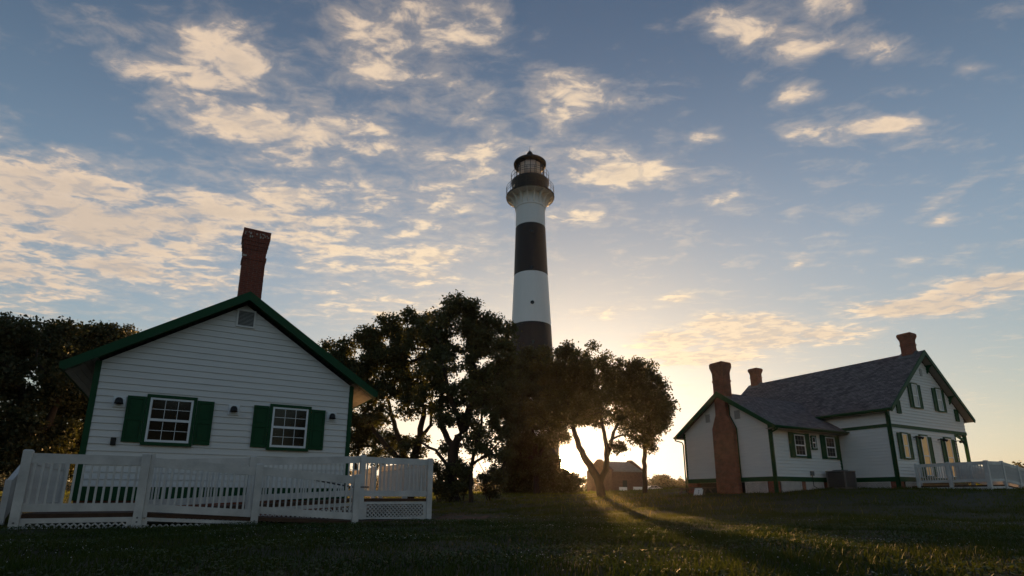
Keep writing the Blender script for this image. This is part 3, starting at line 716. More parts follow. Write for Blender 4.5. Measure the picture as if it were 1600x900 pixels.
    for sg in (-1, 1):
        xe = MX0 - .44 if sg < 0 else MX1 + .42; ze = rz - msl * abs(xe - rx)
        b = MB(); b.prism([(rx, rz + .012), (xe, ze + .012), (xe, ze - .24), (rx, rz - .32)], MY0 - ov - .03, MY0 - ov + .04); b.build('rake_board', 'green', roof)
        b = MB(); b.box(min(xe, xe + .05 * sg), max(xe, xe + .05 * sg), MY0 - ov - .02, MY1 + .4, ze - .19, ze - .01); b.build('eave_fascia', 'green', roof)
        b = MB(); b.tube([(xe + sg * .09, MY0 - ov, ze - .08), (xe + sg * .09, MY1 + .3, ze - .08)], .06, 8); b.build('gutter', 'green', roof, True)
        b = MB(); b.prism([(rx, rz - .175), (xe, ze - .175), (xe, ze - .2), (rx, rz - .2)], MY0 - ov + .05, MY0 - .03); b.build('rake_soffit', 'soffit', roof)
        xw = MX0 if sg < 0 else MX1
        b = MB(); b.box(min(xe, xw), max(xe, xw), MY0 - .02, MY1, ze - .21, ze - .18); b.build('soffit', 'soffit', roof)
        for k, px in enumerate((.8, 3.0)):      # small brackets under the rake
            X = rx + sg * px * 1.05; Z = rz - msl * abs(X - rx) - .2
            b = MB(); b.prism([(MY0 - .40, Z + .02), (MY0 - .02, Z + .02), (MY0 - .02, Z - .55), (MY0 - .10, Z - .45), (MY0 - .20, Z - .15)], X - .05, X + .05, 'x'); b.build('bracket', 'green', roof)
    b = MB(); b.tube([(MX0 - .50, MY0 - .2, 5.5), (MX0 - .5, MY0 - .15, 5.38), (MX0 - .2, MY0 - .08, 5.25), (MX0 - .1, MY0 - .1, 5.1), (MX0 - .1, MY0 - .1, 1.2)], .05, 8); b.build('downspout', 'green', h, True)
    for yc in (-2.62, 8.76):      # ridge chimneys
        b = MB(); b.box(rx - .32, rx + .32, yc - .32, yc + .32, rz - .6, 10.55)
        for (e, z0, z1) in ((.03, 10.20, 10.27), (.02, 10.55, 10.63), (.045, 10.63, 10.70), (.07, 10.70, 10.77), (.09, 10.77, 10.95), (.06, 10.95, 11.0)):
            b.box(rx - .32 - e, rx + .32 + e, yc - .32 - e, yc + .32 + e, z0, z1)
        b.build('chimney', 'brick', h)
        b = MB(); b.prism([(rx - .55, rz - .42), (rx, rz + .025), (rx + .55, rz - .42), (rx + .55, rz - .38), (rx, rz + .065), (rx - .55, rz - .38)], yc - .5, yc + .5); b.build('chimney_flashing', 'metal_grey', h)
    # gable windows
    window(h, 'x', MY0, -1, 9.80, 10.44, 5.98, 7.42, 1, 2, glass='blind', shutters=[(9.35, 9.72, 5.92, 7.44), (10.52, 10.88, 5.92, 7.44)], trim_w=.075, off=.032)
    window(h, 'x', MY0, -1, 12.84, 13.46, 5.98, 7.40, 1, 2, glass='blind', shutters=[(12.37, 12.76, 5.92, 7.42), (13.54, 13.88, 5.92, 7.42)], trim_w=.075, off=.032)
    window(h, 'x', MY0, -1, 7.68, 8.25, 2.80, 4.22, 1, 2, glass='lit_blind', shutters=[(7.17, 7.60, 2.74, 4.26), (8.33, 8.70, 2.74, 4.26)], trim_w=.075, off=.032)
    window(h, 'x', MY0, -1, 9.80, 10.58, 1.80, 4.20, 1, 2, glass='lit_blind', shutters=[(9.30, 9.72, 1.76, 4.18), (10.66, 11.14, 1.76, 4.18)], trim_w=.075, off=.032)
    window(h, 'x', MY0, -1, 12.84, 13.60, 1.80, 4.20, 1, 2, glass='lit_blind', shutters=[(12.35, 12.76, 1.76, 4.18), (13.68, 14.14, 1.76, 4.18)], trim_w=.075, off=.032)
    T = lambda b, a0, a1, d0, d1, h0, h1: b.box(a0, a1, MY0 - d1 - .032, MY0 - d0 - .01, h0, h1)
    shutter(h, T, 7.66, 8.12, 5.43, 6.23); shutter(h, T, 14.95, 15.43, 5.43, 6.22)
    b = MB(); b.box(11.27, 11.53, MY0 - .065, MY0 - .01, 8.10, 8.58); b.build('gable_vent', 'louvre', h)
    b = MB(); b.box(MX0 - .07, MX0 - .01, -1.56, -1.08, 5.40, 5.60); b.build('eave_vent', 'green', h)
    # corner porch under the upper storey
    b = MB(); b.box(15.93, 16.10, MY0 - .02, MY0 + .15, 1.0, BELT0); b.build('porch_post', 'green', h)
    b = MB(); b.prism([(15.93, 4.56), (15.93, 3.75), (15.80, 3.95), (15.45, 4.25), (14.75, 4.45), (14.6, 4.56), (15.0, 4.56), (15.45, 4.42), (15.70, 4.30), (15.78, 4.42), (15.6, 4.56)], MY0 + .02, MY0 + .10); b.build('porch_brace', 'green', h)
    b = MB(); b.box(PX, MX1, MY0 + .05, MY1, 4.50, 4.555); b.build('porch_ceiling', 'soffit', h)
    b = MB(); b.box(PX - .02, MX1 + .1, MY0, MY1, 1.15, 1.28); b.build('porch_floor', 'deck_wood', h)
    for i, (x, lab) in enumerate(((9.10, 'dark wall lamp left of the two tall windows on the big house'), (12.05, 'dark wall lamp between the two tall windows of the big house'), (14.24, 'dark wall lamp at the porch corner of the big house'))):
        p = RP(x, MY0, 4.06); t = thing('wall_lamp', lab, 'lamp', p, RRZ, 'lamps on the big house')
        b = MB(); b.tube([(0, -.02, .0), (.0, -.22, .04), (.05, -.38, .0)], .03, 8); b.build('arm', 'lamp_dark', t)
        for s in (-1, 1):
            b = MB(); b.tube([(.05 + s * .05, -.33, .02), (.05 + s * .20, -.42, -.06)], [.05, .085], 10); b.build('lamp_shade', 'lamp_dark', t)
right_house()
def right_ramp():
    t = thing('access_ramp', 'white slatted ramp with boarded rails leaving the side of the big house', 'ramp', RH, RRZ)
    x = 8.0; y1, y2, y3 = -3.42, -5.0, -6.68; fl = 1.20; zt = 2.43
    for y, w in ((y1, .15), (y2, .17), (y3, .18)): post(t, x, y, gz_local(x, y) - .1, zt + .04, w)
    rail_run(t, (x, y3), (x, y2), zt, zt - .01); rail_run(t, (x, y2), (x, y1), zt - .01, zt - .02)
    xs = [x, 9.9, 11.8, 13.7, 15.8, 17.9]; zs = [zt, 2.46, 2.27, 2.05, 1.80, 1.55]
    for a, b, za, zb in zip(xs[:-1], xs[1:], zs[:-1], zs[1:]):
        post(t, b, y3, gz_local(b, y3) - .2, zb + .04, .14)
        rail_run(t, (a, y3), (b, y3), za, zb)
        m = MB(); m.hexa([(a + .07, y3 + .03, za - .92), (b - .07, y3 + .03, zb - .92), (b - .07, y3 + .045, zb - .92), (a + .07, y3 + .045, za - .92), (a + .07, y3 + .03, za - .15), (b - .07, y3 + .03, zb - .15), (b - .07, y3 + .045, zb - .15), (a + .07, y3 + .045, za - .15)]); m.build('back_panel', 'rail_white', t)
        m = MB(); m.hexa([(a, y3 + .02, za - 1.30), (b, y3 + .02, zb - 1.30), (b, y3 + 1.4, zb - 1.30), (a, y3 + 1.4, za - 1.30), (a, y3 + .02, za - 1.22), (b, y3 + .02, zb - 1.22), (b, y3 + 1.4, zb - 1.22), (a, y3 + 1.4, za - 1.22)]); m.build('deck_floor', 'deck_wood', t)
        m = MB(); m.bar((a, y3 + .01, za - 1.36), (b, y3 + .01, zb - 1.36), .03, .12); m.build('fascia_board', 'rail_white', t)
        rail_run(t, (a, y3 + 1.42), (b, y3 + 1.42), za, zb); post(t, b, y3 + 1.42, gz_local(b, y3) - .2, zb + .05, .14)
    m = MB(); m.box(x + .01, 14.4, y3 + 1.4, MYW, fl - .08, fl); m.box(x + .01, 9.9, y3 + .02, y3 + 1.4, fl - .081, fl - .001); m.build('deck_floor', 'deck_wood', t)
    lattice(t, (x, y1 - .1), (x, y2 + .1), .95, 1.10, .95, 1.10, pitch=.06, sw=.022, frame=False); lattice(t, (x, y2 - .1), (x, y3 + .1), .88, 1.10, .88, 1.10, pitch=.06, sw=.022, frame=False)
    m = MB(); m.box(x - .02, x + .01, y3 + .09, y1 - .09, 1.05, 1.115); m.build('fascia_board', 'rail_white', t)
MYW = -3.03
right_ramp()

# ------------------------------------------------------------------ things beside the right house
def ac_unit():
    p = RP(4.85, -.85); g = float(ground_z(p.x, p.y))
    t = thing('air_conditioner', 'grey boxy outdoor air conditioner standing against the wing wall', 'air conditioner', (p.x, p.y, g), RRZ)
    b = MB(); b.box(-.62, .62, -.62, .62, -.05, .07); b.build('base_pad', 'metal_grey', t)
    b = MB(); b.box(-.52, .52, -.52, .52, .08, .97); b.build('cabinet', 'lamp_dark', t, bevel=.05)
    for k in range(14):
        z = .13 + k * .058; b = MB(); b.box(-.535, .535, -.535, .535, z, z + .022); b.build('louvre', 'metal_grey', t)
    for sx in (-1, 1):
        for sy in (-1, 1):
            b = MB(); b.box(min(sx * .48, sx * .55), max(sx * .48, sx * .55), min(sy * .48, sy * .55), max(sy * .48, sy * .55), .07, 1.0); b.build('corner_post', 'metal_grey', t)
    b = MB(); b.box(-.56, .56, -.56, .56, .97, 1.03); b.lathe([(.42, 1.03), (.40, 1.08), (.28, 1.085), (.26, 1.05), (.001, 1.05)], 20); b.build('top_cover', 'metal_grey', t)
ac_unit()
def picnic_table():
    p = RP(-1.25, 5.0); g = float(ground_z(p.x, p.y))
    t = thing('picnic_table', 'weathered wooden picnic table by the brick chimney wall', 'picnic table', (p.x, p.y, g), RRZ)
    for k in range(4):
        b = MB(); b.box(-.36 + k * .185, -.36 + k * .185 + .165, -1.6, 1.25, .42, .46); b.build('top_plank', 'grey_wood', t)
    for y in (-1.3, .55):
        for s in (-1, 1):
            b = MB(); b.bar((s * .10, y, .41), (s * .48, y, 0), .09, .05); b.build('leg', 'grey_wood', t)
        b = MB(); b.box(-.42, .42, y - .03, y + .03, .34, .41); b.build('cross_bar', 'grey_wood', t)
picnic_table()
def leaning_sign():
    p = RP(-1.75, 4.05); g = float(ground_z(p.x, p.y))
    t = thing('sign_board', 'white board with a black mark leaning by the picnic table', 'sign', (p.x, p.y, g), RRZ - R(90))
    th = R(20)
    def tilt(b):
        b.v = [(x, y * math.cos(th) + z * math.sin(th), -y * math.sin(th) + z * math.cos(th)) for x, y, z in b.v]; return b
    tilt(MB().box(-.33, .33, -.02, .0, .03, .48)).build('panel', 'white_paint', t)
    tilt(MB().box(.02, .045, -.024, -.021, .12, .36).box(-.02, .035, -.024, -.021, .33, .36)).build('mark', 'lamp_dark', t)
    for x in (-.28, .28):
        b = MB(); b.bar((x, .12, .42), (x, .34, 0), .04, .03); b.build('prop', 'grey_wood', t)
leaning_sign()

# ------------------------------------------------------------------ lighthouse
def lighthouse():
    g = float(ground_z(2.48, 65.95)); t = thing('lighthouse', 'tall lighthouse with black and white bands and glazed lantern', 'lighthouse', (2.48, 65.95, g)); 
    Z = lambda z: z - g
    prof = [(0.4, 3.46), (1.3, 3.42), (7.52, 3.16), (14.3, 2.88), (21.75, 2.54), (28.61, 2.23), (35.5, 2.0), (38.3, 1.97)]
    zz = [p[0] for p in prof]; rr = [p[1] for p in prof]; rad = lambda z: float(np.interp(z, zz, rr))
    bands = [(g - .3, 7.52, 'tower_black', 'black_band'), (7.52, 14.3, 'tower_white', 'white_band'), (14.3, 21.75, 'tower_black', 'black_band'), (21.75, 28.61, 'tower_white', 'white_band'), (28.61, 35.5, 'tower_black', 'black_band'), (35.5, 38.6, 'tower_white', 'white_band')]
    for z0, z1, m, n in bands:
        pr = []; k = max(2, int((z1 - z0) / .8))
        zs = np.linspace(z0, z1, k + 1)
        for i, z in enumerate(zs):
            pr.append((rad(z), Z(z)))
        b = MB(); b.lathe(pr, 64); bo = b.build(n, m, t, True)
        if n == 'white_band' or True:
            b = MB()
            for z in np.arange(z0 + 1.15, z1 - .3, 2.29): b.lathe([(rad(z) - .001, Z(z) - .03), (rad(z) + .006, Z(z) - .03), (rad(z) + .006, Z(z) + .03), (rad(z) - .001, Z(z) + .03)], 64)
            if b.v: tag(b.build('plate_seam', m, bo), kind='stuff')
    # portholes facing the lawn
    for z in (8.5, 19.0, 24.2, 29.0, 34.2):
        r = rad(z); b = MB(); n = 16; yy = -r
        for (ra, rb, ya, yb) in ((.34, .34, yy + .1, yy - .09), (.34, .25, yy - .09, yy - .09), (.25, .25, yy - .09, yy + .02)):
            o = len(b.v)
            for q, y in ((ra, ya), (rb, yb)):
                for k in range(n): a = 2 * math.pi * k / n; b.v.append((.06 + q * math.cos(a), y, Z(z) + q * math.sin(a)))
            for k in range(n): b.f.append((o + k, o + (k + 1) % n, o + n + (k + 1) % n, o + n + k))
        m = 'tower_white' if (21.75 < z < 28.5 or z < 14) else 'tower_black'
        p = b.build('porthole', m, t)
        b = MB(); b.v = [(.06 + .25 * math.cos(2 * math.pi * k / n), yy - .03, Z(z) + .25 * math.sin(2 * math.pi * k / n)) for k in range(n)]; b.f = [tuple(range(n))]; b.build('pane', 'glass', p)
    # corbelled gallery
    b = MB(); b.lathe([(1.97, Z(38.25)), (2.06, Z(38.3)), (2.06, Z(38.45)), (1.97, Z(38.5))], 64); b.build('ring_moulding', 'tower_white', t, True)
    b = MB(); b.lathe([(1.96, Z(38.5)), (1.97, Z(39.6)), (2.05, Z(40.0))], 64); b.build('corbel_drum', 'tower_white', t, True)
    nb = 16
    for k in range(nb):
        a = 2 * math.pi * (k + .5) / nb
        prof2 = [(1.95, Z(38.5)), (2.15, Z(38.75)), (2.35, Z(39.25)), (2.65, Z(39.7)), (3.15, Z(39.95)), (3.15, Z(40.05)), (1.95, Z(40.05))]
        b = MB(); b.prism(prof2, -.07, .07, 'y'); c, s = math.cos(a), math.sin(a); b.v = [(x * c - y * s, x * s + y * c, z) for x, y, z in b.v]; b.build('gallery_bracket', 'tower_white', t)
    n16 = 16
    b = MB(); b.lathe([(1.9, Z(40.05)), (3.27, Z(40.05)), (3.30, Z(40.2)), (1.9, Z(40.2))], 32); b.build('gallery_floor', 'iron', t)
    b = MB(); b.lathe([(1.95, Z(40.035)), (3.18, Z(40.035)), (3.2, Z(40.05))], 32); b.build('gallery_ceiling', 'tower_white', t)
    b = MB(); b.lathe([(2.28, Z(40.2)), (2.34, Z(40.6)), (2.42, Z(41.6)), (2.58, Z(42.05)), (2.62, Z(42.35)), (1.5, Z(42.36))], 40); b.build('watch_room', 'iron', t, True)
    for a in (R(205), R(250), R(300)):  # first port coloured pale, standing in for light through the opening
        b = MB(); r = 2.42
        b.lathe([(.001, 0), (.16, 0), (.20, .03), (.20, -.03)], 12)
        b.v = [(z_, x_, y_) for x_, y_, z_ in b.v]; b.v = [((r + x) * math.cos(a) - y * math.sin(a), (r + x) * math.sin(a) + y * math.cos(a), Z(41.4) + z) for x, y, z in b.v]; b.build('watch_room_port', 'lantern_curtain' if a < 4 else 'iron', t)
    # railings
    def gallery_rail(r, z0, z1, n, rings, name):
        b = MB()
        for k in range(n):
            a = 2 * math.pi * (k + .5) / n; p = (r * math.cos(a), r * math.sin(a))
            b.tube([(p[0], p[1], Z(z0)), (p[0], p[1], Z(z1))], .03, 5)
        for zq in rings:
            b.tube([(r * math.cos(2 * math.pi * k / 48), r * math.sin(2 * math.pi * k / 48), Z(zq)) for k in range(49)], .026, 5, False)
        return b.build(name, 'iron', t)
    gallery_rail(3.24, 40.2, 41.5, 16, (40.75, 41.1, 41.5), 'gallery_railing'); gallery_rail(2.60, 42.35, 43.55, 16, (42.95, 43.55), 'upper_railing')
    # lantern
    nl = 16
    b = MB(); b.lathe([(1.86, Z(42.36)), (1.88, Z(42.6))], nl); b.build('lantern_base', 'iron', t)
    for k in range(nl):
        a = 2 * math.pi * k / nl; b = MB(); b.bar((1.94 * math.cos(a), 1.94 * math.sin(a), Z(42.36)), (1.94 * math.cos(a), 1.94 * math.sin(a), Z(45.1)), .07, .07, up=(math.cos(a), math.sin(a), 0)); b.build('lantern_mullion', 'iron', t)
    b = MB(); b.lathe([(1.95, Z(43.75)), (1.95, Z(43.80))], nl); b.lathe([(1.93, Z(43.80)), (1.93, Z(43.75))], nl); b.build('lantern_bar', 'iron', t)
    for k in range(nl):
        a0, a1 = 2 * math.pi * k / nl, 2 * math.pi * (k + 1) / nl; r = 1.90; b = MB()
        b.add([(r * math.cos(a0), r * math.sin(a0), Z(42.6)), (r * math.cos(a1), r * math.sin(a1), Z(42.6)), (r * math.cos(a1), r * math.sin(a1), Z(45.1)), (r * math.cos(a0), r * math.sin(a0), Z(45.1))], [(0, 1, 2, 3)]); b.build('lantern_pane', lantern_glass, t)
    b = MB(); prof3 = [(.001, Z(43.15)), (.9, Z(43.2)), (1.35, Z(43.45)), (1.5, Z(43.9)), (1.52, Z(44.9)), (1.45, Z(45.2))]; b.lathe(prof3, 40)
    b.v = [(x * (1 + .04 * math.sin(9 * math.atan2(y, x))), y * (1 + .04 * math.sin(9 * math.atan2(y, x))), z) for x, y, z in b.v]; b.build('lens_curtain', 'lantern_curtain', t, True)
    b = MB(); b.lathe([(.25, Z(42.36)), (.25, Z(43.2))], 12); b.build('lens_pedestal', 'iron', t)
    b = MB(); b.lathe([(2.02, Z(44.98)), (2.22, Z(45.02)), (2.26, Z(45.32)), (2.06, Z(45.5)), (1.4, Z(45.95)), (.7, Z(46.3)), (.33, Z(46.45)), (.33, Z(46.62)), (.42, Z(46.75)), (.42, Z(46.95)), (.28, Z(47.2)), (.08, Z(47.4)), (.05, Z(47.55)), (.001, Z(47.6))], 32)
    b.lathe([(2.02, Z(44.98)), (.3, Z(45.25))], 32); b.build('lantern_roof', 'iron', t, True)
    b = MB(); b.tube([(0, 0, Z(47.3)), (0, 0, Z(48.25))], [.025, .012], 5); b.build('lightning_rod', 'iron', t)
def glass_mat():
    m = bpy.data.materials.new('lantern_glass'); m.use_nodes = True; nt = m.node_tree; nt.nodes.clear()
    o = nt.nodes.new('ShaderNodeOutputMaterial'); mx = nt.nodes.new('ShaderNodeMixShader'); tr = nt.nodes.new('ShaderNodeBsdfTransparent'); gl = nt.nodes.new('ShaderNodeBsdfGlossy')
    tr.inputs[0].default_value = (.92, .94, .95, 1); gl.inputs['Roughness'].default_value = .05; mx.inputs[0].default_value = .10
    nt.links.new(tr.outputs[0], mx.inputs[1]); nt.links.new(gl.outputs[0], mx.inputs[2]); nt.links.new(mx.outputs[0], o.inputs[0]); return m
lantern_glass = glass_mat()
lighthouse()

# ------------------------------------------------------------------ far brick building, car, barriers
def far_building():
    q0 = at_d(957, 770, 93); p = Vector((q0[0], q0[1], 0)); g = float(ground_z(p.x, p.y)) - .1; RZ = R(27)
    t = thing('brick_outbuilding', 'distant red brick outbuilding with pale metal roof and raised gable wall', 'building', (p.x, p.y, g), RZ)
    Wd, Dp, ev, rg = 6.9, 7.0, 3.5, 5.15
    b = MB(); b.prism([(0, -.3), (Dp, -.3), (Dp, ev), (Dp / 2, rg), (0, ev)], 0, Wd, 'x'); b.build('wall', 'brick_far', t)
    for s in (0, 1):
        y0, y1 = (-.25, Dp / 2) if s == 0 else (Dp + .25, Dp / 2)
        b = MB(); b.add([(.1, y0, ev - .05), (Wd - .3, y0, ev - .05), (Wd - .3, y1, rg + .15), (.1, y1, rg + .15), (.1, y0, ev + .03), (Wd - .3, y0, ev + .03), (Wd - .3, y1, rg + .22), (.1, y1, rg + .22)], [(0, 1, 2, 3), (4, 5, 6, 7), (0, 1, 5, 4), (1, 2, 6, 5), (0, 3, 7, 4)]); rf = b.build('roof', 'tin_roof', t)
        for k in range(13):
            x = .2 + k * (Wd - .6) / 12; b = MB(); b.bar((x, y0, ev + .05), (x, y1, rg + .24), .05, .05); b.build('roof_seam', 'tin_roof', rf)
    for x0 in (-.05, Wd - .3):
        b = MB(); b.prism([(-.15, -.2), (Dp + .15, -.2), (Dp + .15, ev + .25), (Dp / 2 + .4, rg + .55), (Dp / 2 - .4, rg + .55), (-.15, ev + .25)], x0, x0 + .38, 'x'); b.build('parapet_gable', 'brick_far', t)
    b = MB(); b.box(2.2, 3.1, -.04, .02, 0, 2.05); b.build('door', 'lamp_dark', t)
    for i, (x, w) in enumerate(((.5, 1.6), (3.4, 1.9))):
        q = thing('barrier', ('low white panel barrier standing left of the outbuilding door', 'low white panel barrier standing right of the outbuilding door')[i], 'barrier', (p.x + x * math.cos(RZ) + 1.2 * math.sin(RZ), p.y + x * math.sin(RZ) - 1.2 * math.cos(RZ), float(ground_z(p.x + x, p.y - 1.2))), RZ, 'white barriers by the outbuilding')
        b = MB(); b.box(0, w, -.03, .03, .22, .85); b.build('panel', 'white_paint', q)
        for xx in (.15, w - .15): b = MB(); b.box(xx - .05, xx + .05, -.16, .16, 0, .22); b.build('foot', 'grey_wood', q)
far_building()
def car():
    x, y = 31.0, 122.0; g = float(ground_z(x, y))
    t = thing('parked_car', 'small white car parked beyond the grass near the outbuilding', 'car', (x, y, g), R(8))
    prof = [(-2.1, .35), (-2.15, .75), (-1.95, .95), (-1.2, 1.02), (-.6, 1.42), (.75, 1.45), (1.45, 1.05), (2.05, .95), (2.15, .6), (2.1, .35)]
    b = MB(); b.prism(prof, -.85, .85); b.build('body', 'car_white', t, bevel=.08)
    b = MB(); b.prism([(-1.05, 1.04), (-.57, 1.37), (.05, 1.39), (.05, 1.04)], -.865, .865); b.prism([(.12, 1.04), (.12, 1.39), (.7, 1.39), (1.25, 1.06)], -.865, .865); b.build('side_window', 'glass', t)
    for wx in (-1.35, 1.35):
        for sy in (-1, 1):
            b = MB(); b.tube([(wx, sy * .66, .33), (wx, sy * .88, .33)], .33, 18); w = b.build('wheel', 'rubber', t)
            b = MB(); b.tube([(wx, sy * .87, .33), (wx, sy * .89, .33)], .19, 14); b.build('rim', 'metal_grey', w)
    for sy in (-1, 1):
        b = MB(); b.box(-2.16, -2.08, min(sy * .5, sy * .78), max(sy * .5, sy * .78), .66, .80); b.build('headlight', 'white_paint', t)
car()

# ------------------------------------------------------------------ trees
def leaves(centres, radii, per, lsize, seed, flat=.8):
    r = np.random.default_rng(seed); P = []; 
    n = (per * (radii / radii.mean()) ** 2).astype(int) + 8
    idx = np.repeat(np.arange(len(centres)), n); N = len(idx)
    d = r.normal(size=(N, 3)); d /= np.linalg.norm(d, axis=1)[:, None]
    rr = radii[idx] * (r.random(N) ** .45) * (1 + .25 * r.normal(size=N).clip(-2, 2))
    pos = centres[idx] + d * rr[:, None] * np.array([1, 1, flat])
    # leaf frames
    a = r.normal(size=(N, 3)); a /= np.linalg.norm(a, axis=1)[:, None]
    b = np.cross(a, r.normal(size=(N, 3))); b /= np.linalg.norm(b, axis=1)[:, None]
    L = lsize * (.7 + .6 * r.random(N)); w = L * (.30 + .12 * r.random(N))
    v = np.stack([pos - a * (L / 2)[:, None], pos + b * w[:, None] - a * (L * .05)[:, None], pos + a * (L / 2)[:, None], pos - b * w[:, None] - a * (L * .05)[:, None]], 1).reshape(-1, 3)
    f = np.arange(N * 4).reshape(N, 4); return v, f
def crown_points(ells, d, n, seed, origin):
    """ells: (px,py,rx,ry[,weight,depth offset]) outlines seen on the picture, put at distance d"""
    r = np.random.default_rng(seed); C_ = []
    w = np.array([e[2] * e[3] * (e[4] if len(e) > 4 else 1.0) for e in ells]); w = w / w.sum()
    for e, k in zip(ells, np.maximum(2, np.round(w * n)).astype(int)):
        off = e[5] if len(e) > 5 else 0.0
        c = at_d(e[0], e[1], d + off); rr = ray(e[0], e[1]); dep = (d + off) / math.hypot(rr[0], rr[1])
        rx, rz = e[2] / FPX * dep, e[3] / FPX * dep
        q = r.normal(size=(k, 3)); q /= np.linalg.norm(q, axis=1)[:, None]; q *= (r.random(k) ** (1 / 2.2))[:, None]
        C_.append(c + q * np.array([rx, max(rx, rz) * .85, rz]))
    return np.vstack(C_) - origin
def skeleton(trunks, cps, tips_r=.022, seed=1):
    """trunks: polylines (list of (pts, r0, r1)); every clump centre is joined to the nearest wood"""
    r = np.random.default_rng(seed); nodes = []; par = []; base = []
    tr = []
    for pts, r0, r1 in trunks:
        st = []
        pts = [np.array(p, float) for p in pts]; L = []
        for a, b in zip(pts[:-1], pts[1:]):
            k = max(2, int(np.linalg.norm(b - a) / .35))
            for i in range(k): L.append(a + (b - a) * i / k)
        L.append(pts[-1])
        for i, p in enumerate(L):
            nodes.append(p + (r.normal(size=3) * .03 if 0 < i else 0)); par.append(len(nodes) - 2 if i else -1); base.append(r0 + (r1 - r0) * i / max(1, len(L) - 1))
    nt0 = len(nodes); lo = min(p[0][-1][2] for p in trunks) * 0 + min(t[0][1][2] if len(t[0]) > 1 else 0 for t in trunks)
    top = np.array(nodes); order = np.argsort([np.min(np.linalg.norm(top - c, axis=1)) for c in cps])
    cnt = [0.0] * len(nodes)
    for ci in order:
        c = cps[ci]; A = np.array(nodes); dv = c - A; dist = np.linalg.norm(dv, axis=1)
        cost = dist + .8 * np.maximum(0, A[:, 2] - c[2] + .1 * dist) + np.where(A[:, 2] < lo + .6, 4.0, 0)
        j = int(np.argmin(cost)); k = max(1, int(dist[j] / .45)); p0 = A[j]; prev = j; bend = r.normal(size=3) * .14 * dist[j]; bend[2] += .10 * dist[j]
        for i in range(1, k + 1):
            t = i / k; p = p0 + (c - p0) * t + bend * 4 * t * (1 - t) * .5 + r.normal(size=3) * .03
            nodes.append(p); par.append(prev); base.append(0); cnt.append(0.0); prev = len(nodes) - 1
        q = prev
        while q >= 0: cnt[q] += 1; q = par[q]
    rad = [max(base[i], tips_r * math.sqrt(max(1, cnt[i])) if i >= nt0 else base[i]) for i in range(len(nodes))]
    ch = {}
    for i, p in enumerate(par): ch.setdefault(p, []).append(i)
    mb = MB(); N = nodes
    def chain(start, first):
        pts = [] if first is None else [N[first]]; rs = [] if first is None else [min(rad[start] * 1.25, rad[first])]
        i = start
        while True:
            pts.append(N[i]); rs.append(rad[i]); kids = ch.get(i, [])
            if not kids: break
            main = next((q for q in kids if q == i + 1 and i + 1 < nt0), None)
            if main is None: main = max(kids, key=lambda q: cnt[q])
            for q in kids:
                if q != main: stack.append((q, i))
            i = main
        if len(pts) > 1: mb.tube(pts, rs, 7 if rs[0] > .06 else 4, False)
    stack = [(q, None) for q in ch.get(-1, [])]
    while stack: s, f = stack.pop(); chain(s, f)
    return mb
def tree(name, label, cat, d, base_px, trunk_px, ells, n, per, lsize=.14, crad=.55, leaf='leaf_oak', seed=1, group=None, tips=.022, flat=.8, voids=0, vscale=1.0):
    """trunk_px: list of (list of (px,py,depth offset), r0, r1)"""
    bx = at_d(base_px[0], base_px[1], d); o = np.array([bx[0], bx[1], float(ground_z(bx[0], bx[1]))])
    t = thing(name, label, cat, tuple(o), 0, group)
    trunks = []
    for pl, r0, r1 in trunk_px:
        pts = [at_d(p[0], p[1], d + (p[2] if len(p) > 2 else 0)) - o for p in pl]
        if pl[0][1] >= base_px[1] - 1: pts[0] = np.array([pts[0][0], pts[0][1], -.25]); 
        trunks.append((pts, r0, r1))
    cps = crown_points(ells, d, n, seed, o)
    cps = cps[cps[:, 2] > .25]
    rv = np.random.default_rng(seed + 200)
    if voids:
        vc = cps[rv.choice(len(cps), voids)] + rv.normal(size=(voids, 3)) * .4; vr = rv.uniform(.35, .70, voids) * vscale
        dd = np.linalg.norm((cps[:, None] - vc[None]) * np.array([1, .35, 1]), axis=2); cps = cps[(dd > vr[None]).all(1)]
    r = np.random.default_rng(seed + 50); radii = crad * (.6 + .8 * r.random(len(cps)))
    mb = skeleton(trunks, cps, tips, seed); 
    # root flare
    wood = mb.build('trunk', 'bark', t, True)
    v, f = leaves(cps, radii, per, lsize, seed + 9, flat)
    link('crown', np_mesh('crown', v, f, leaf), t)
    return t

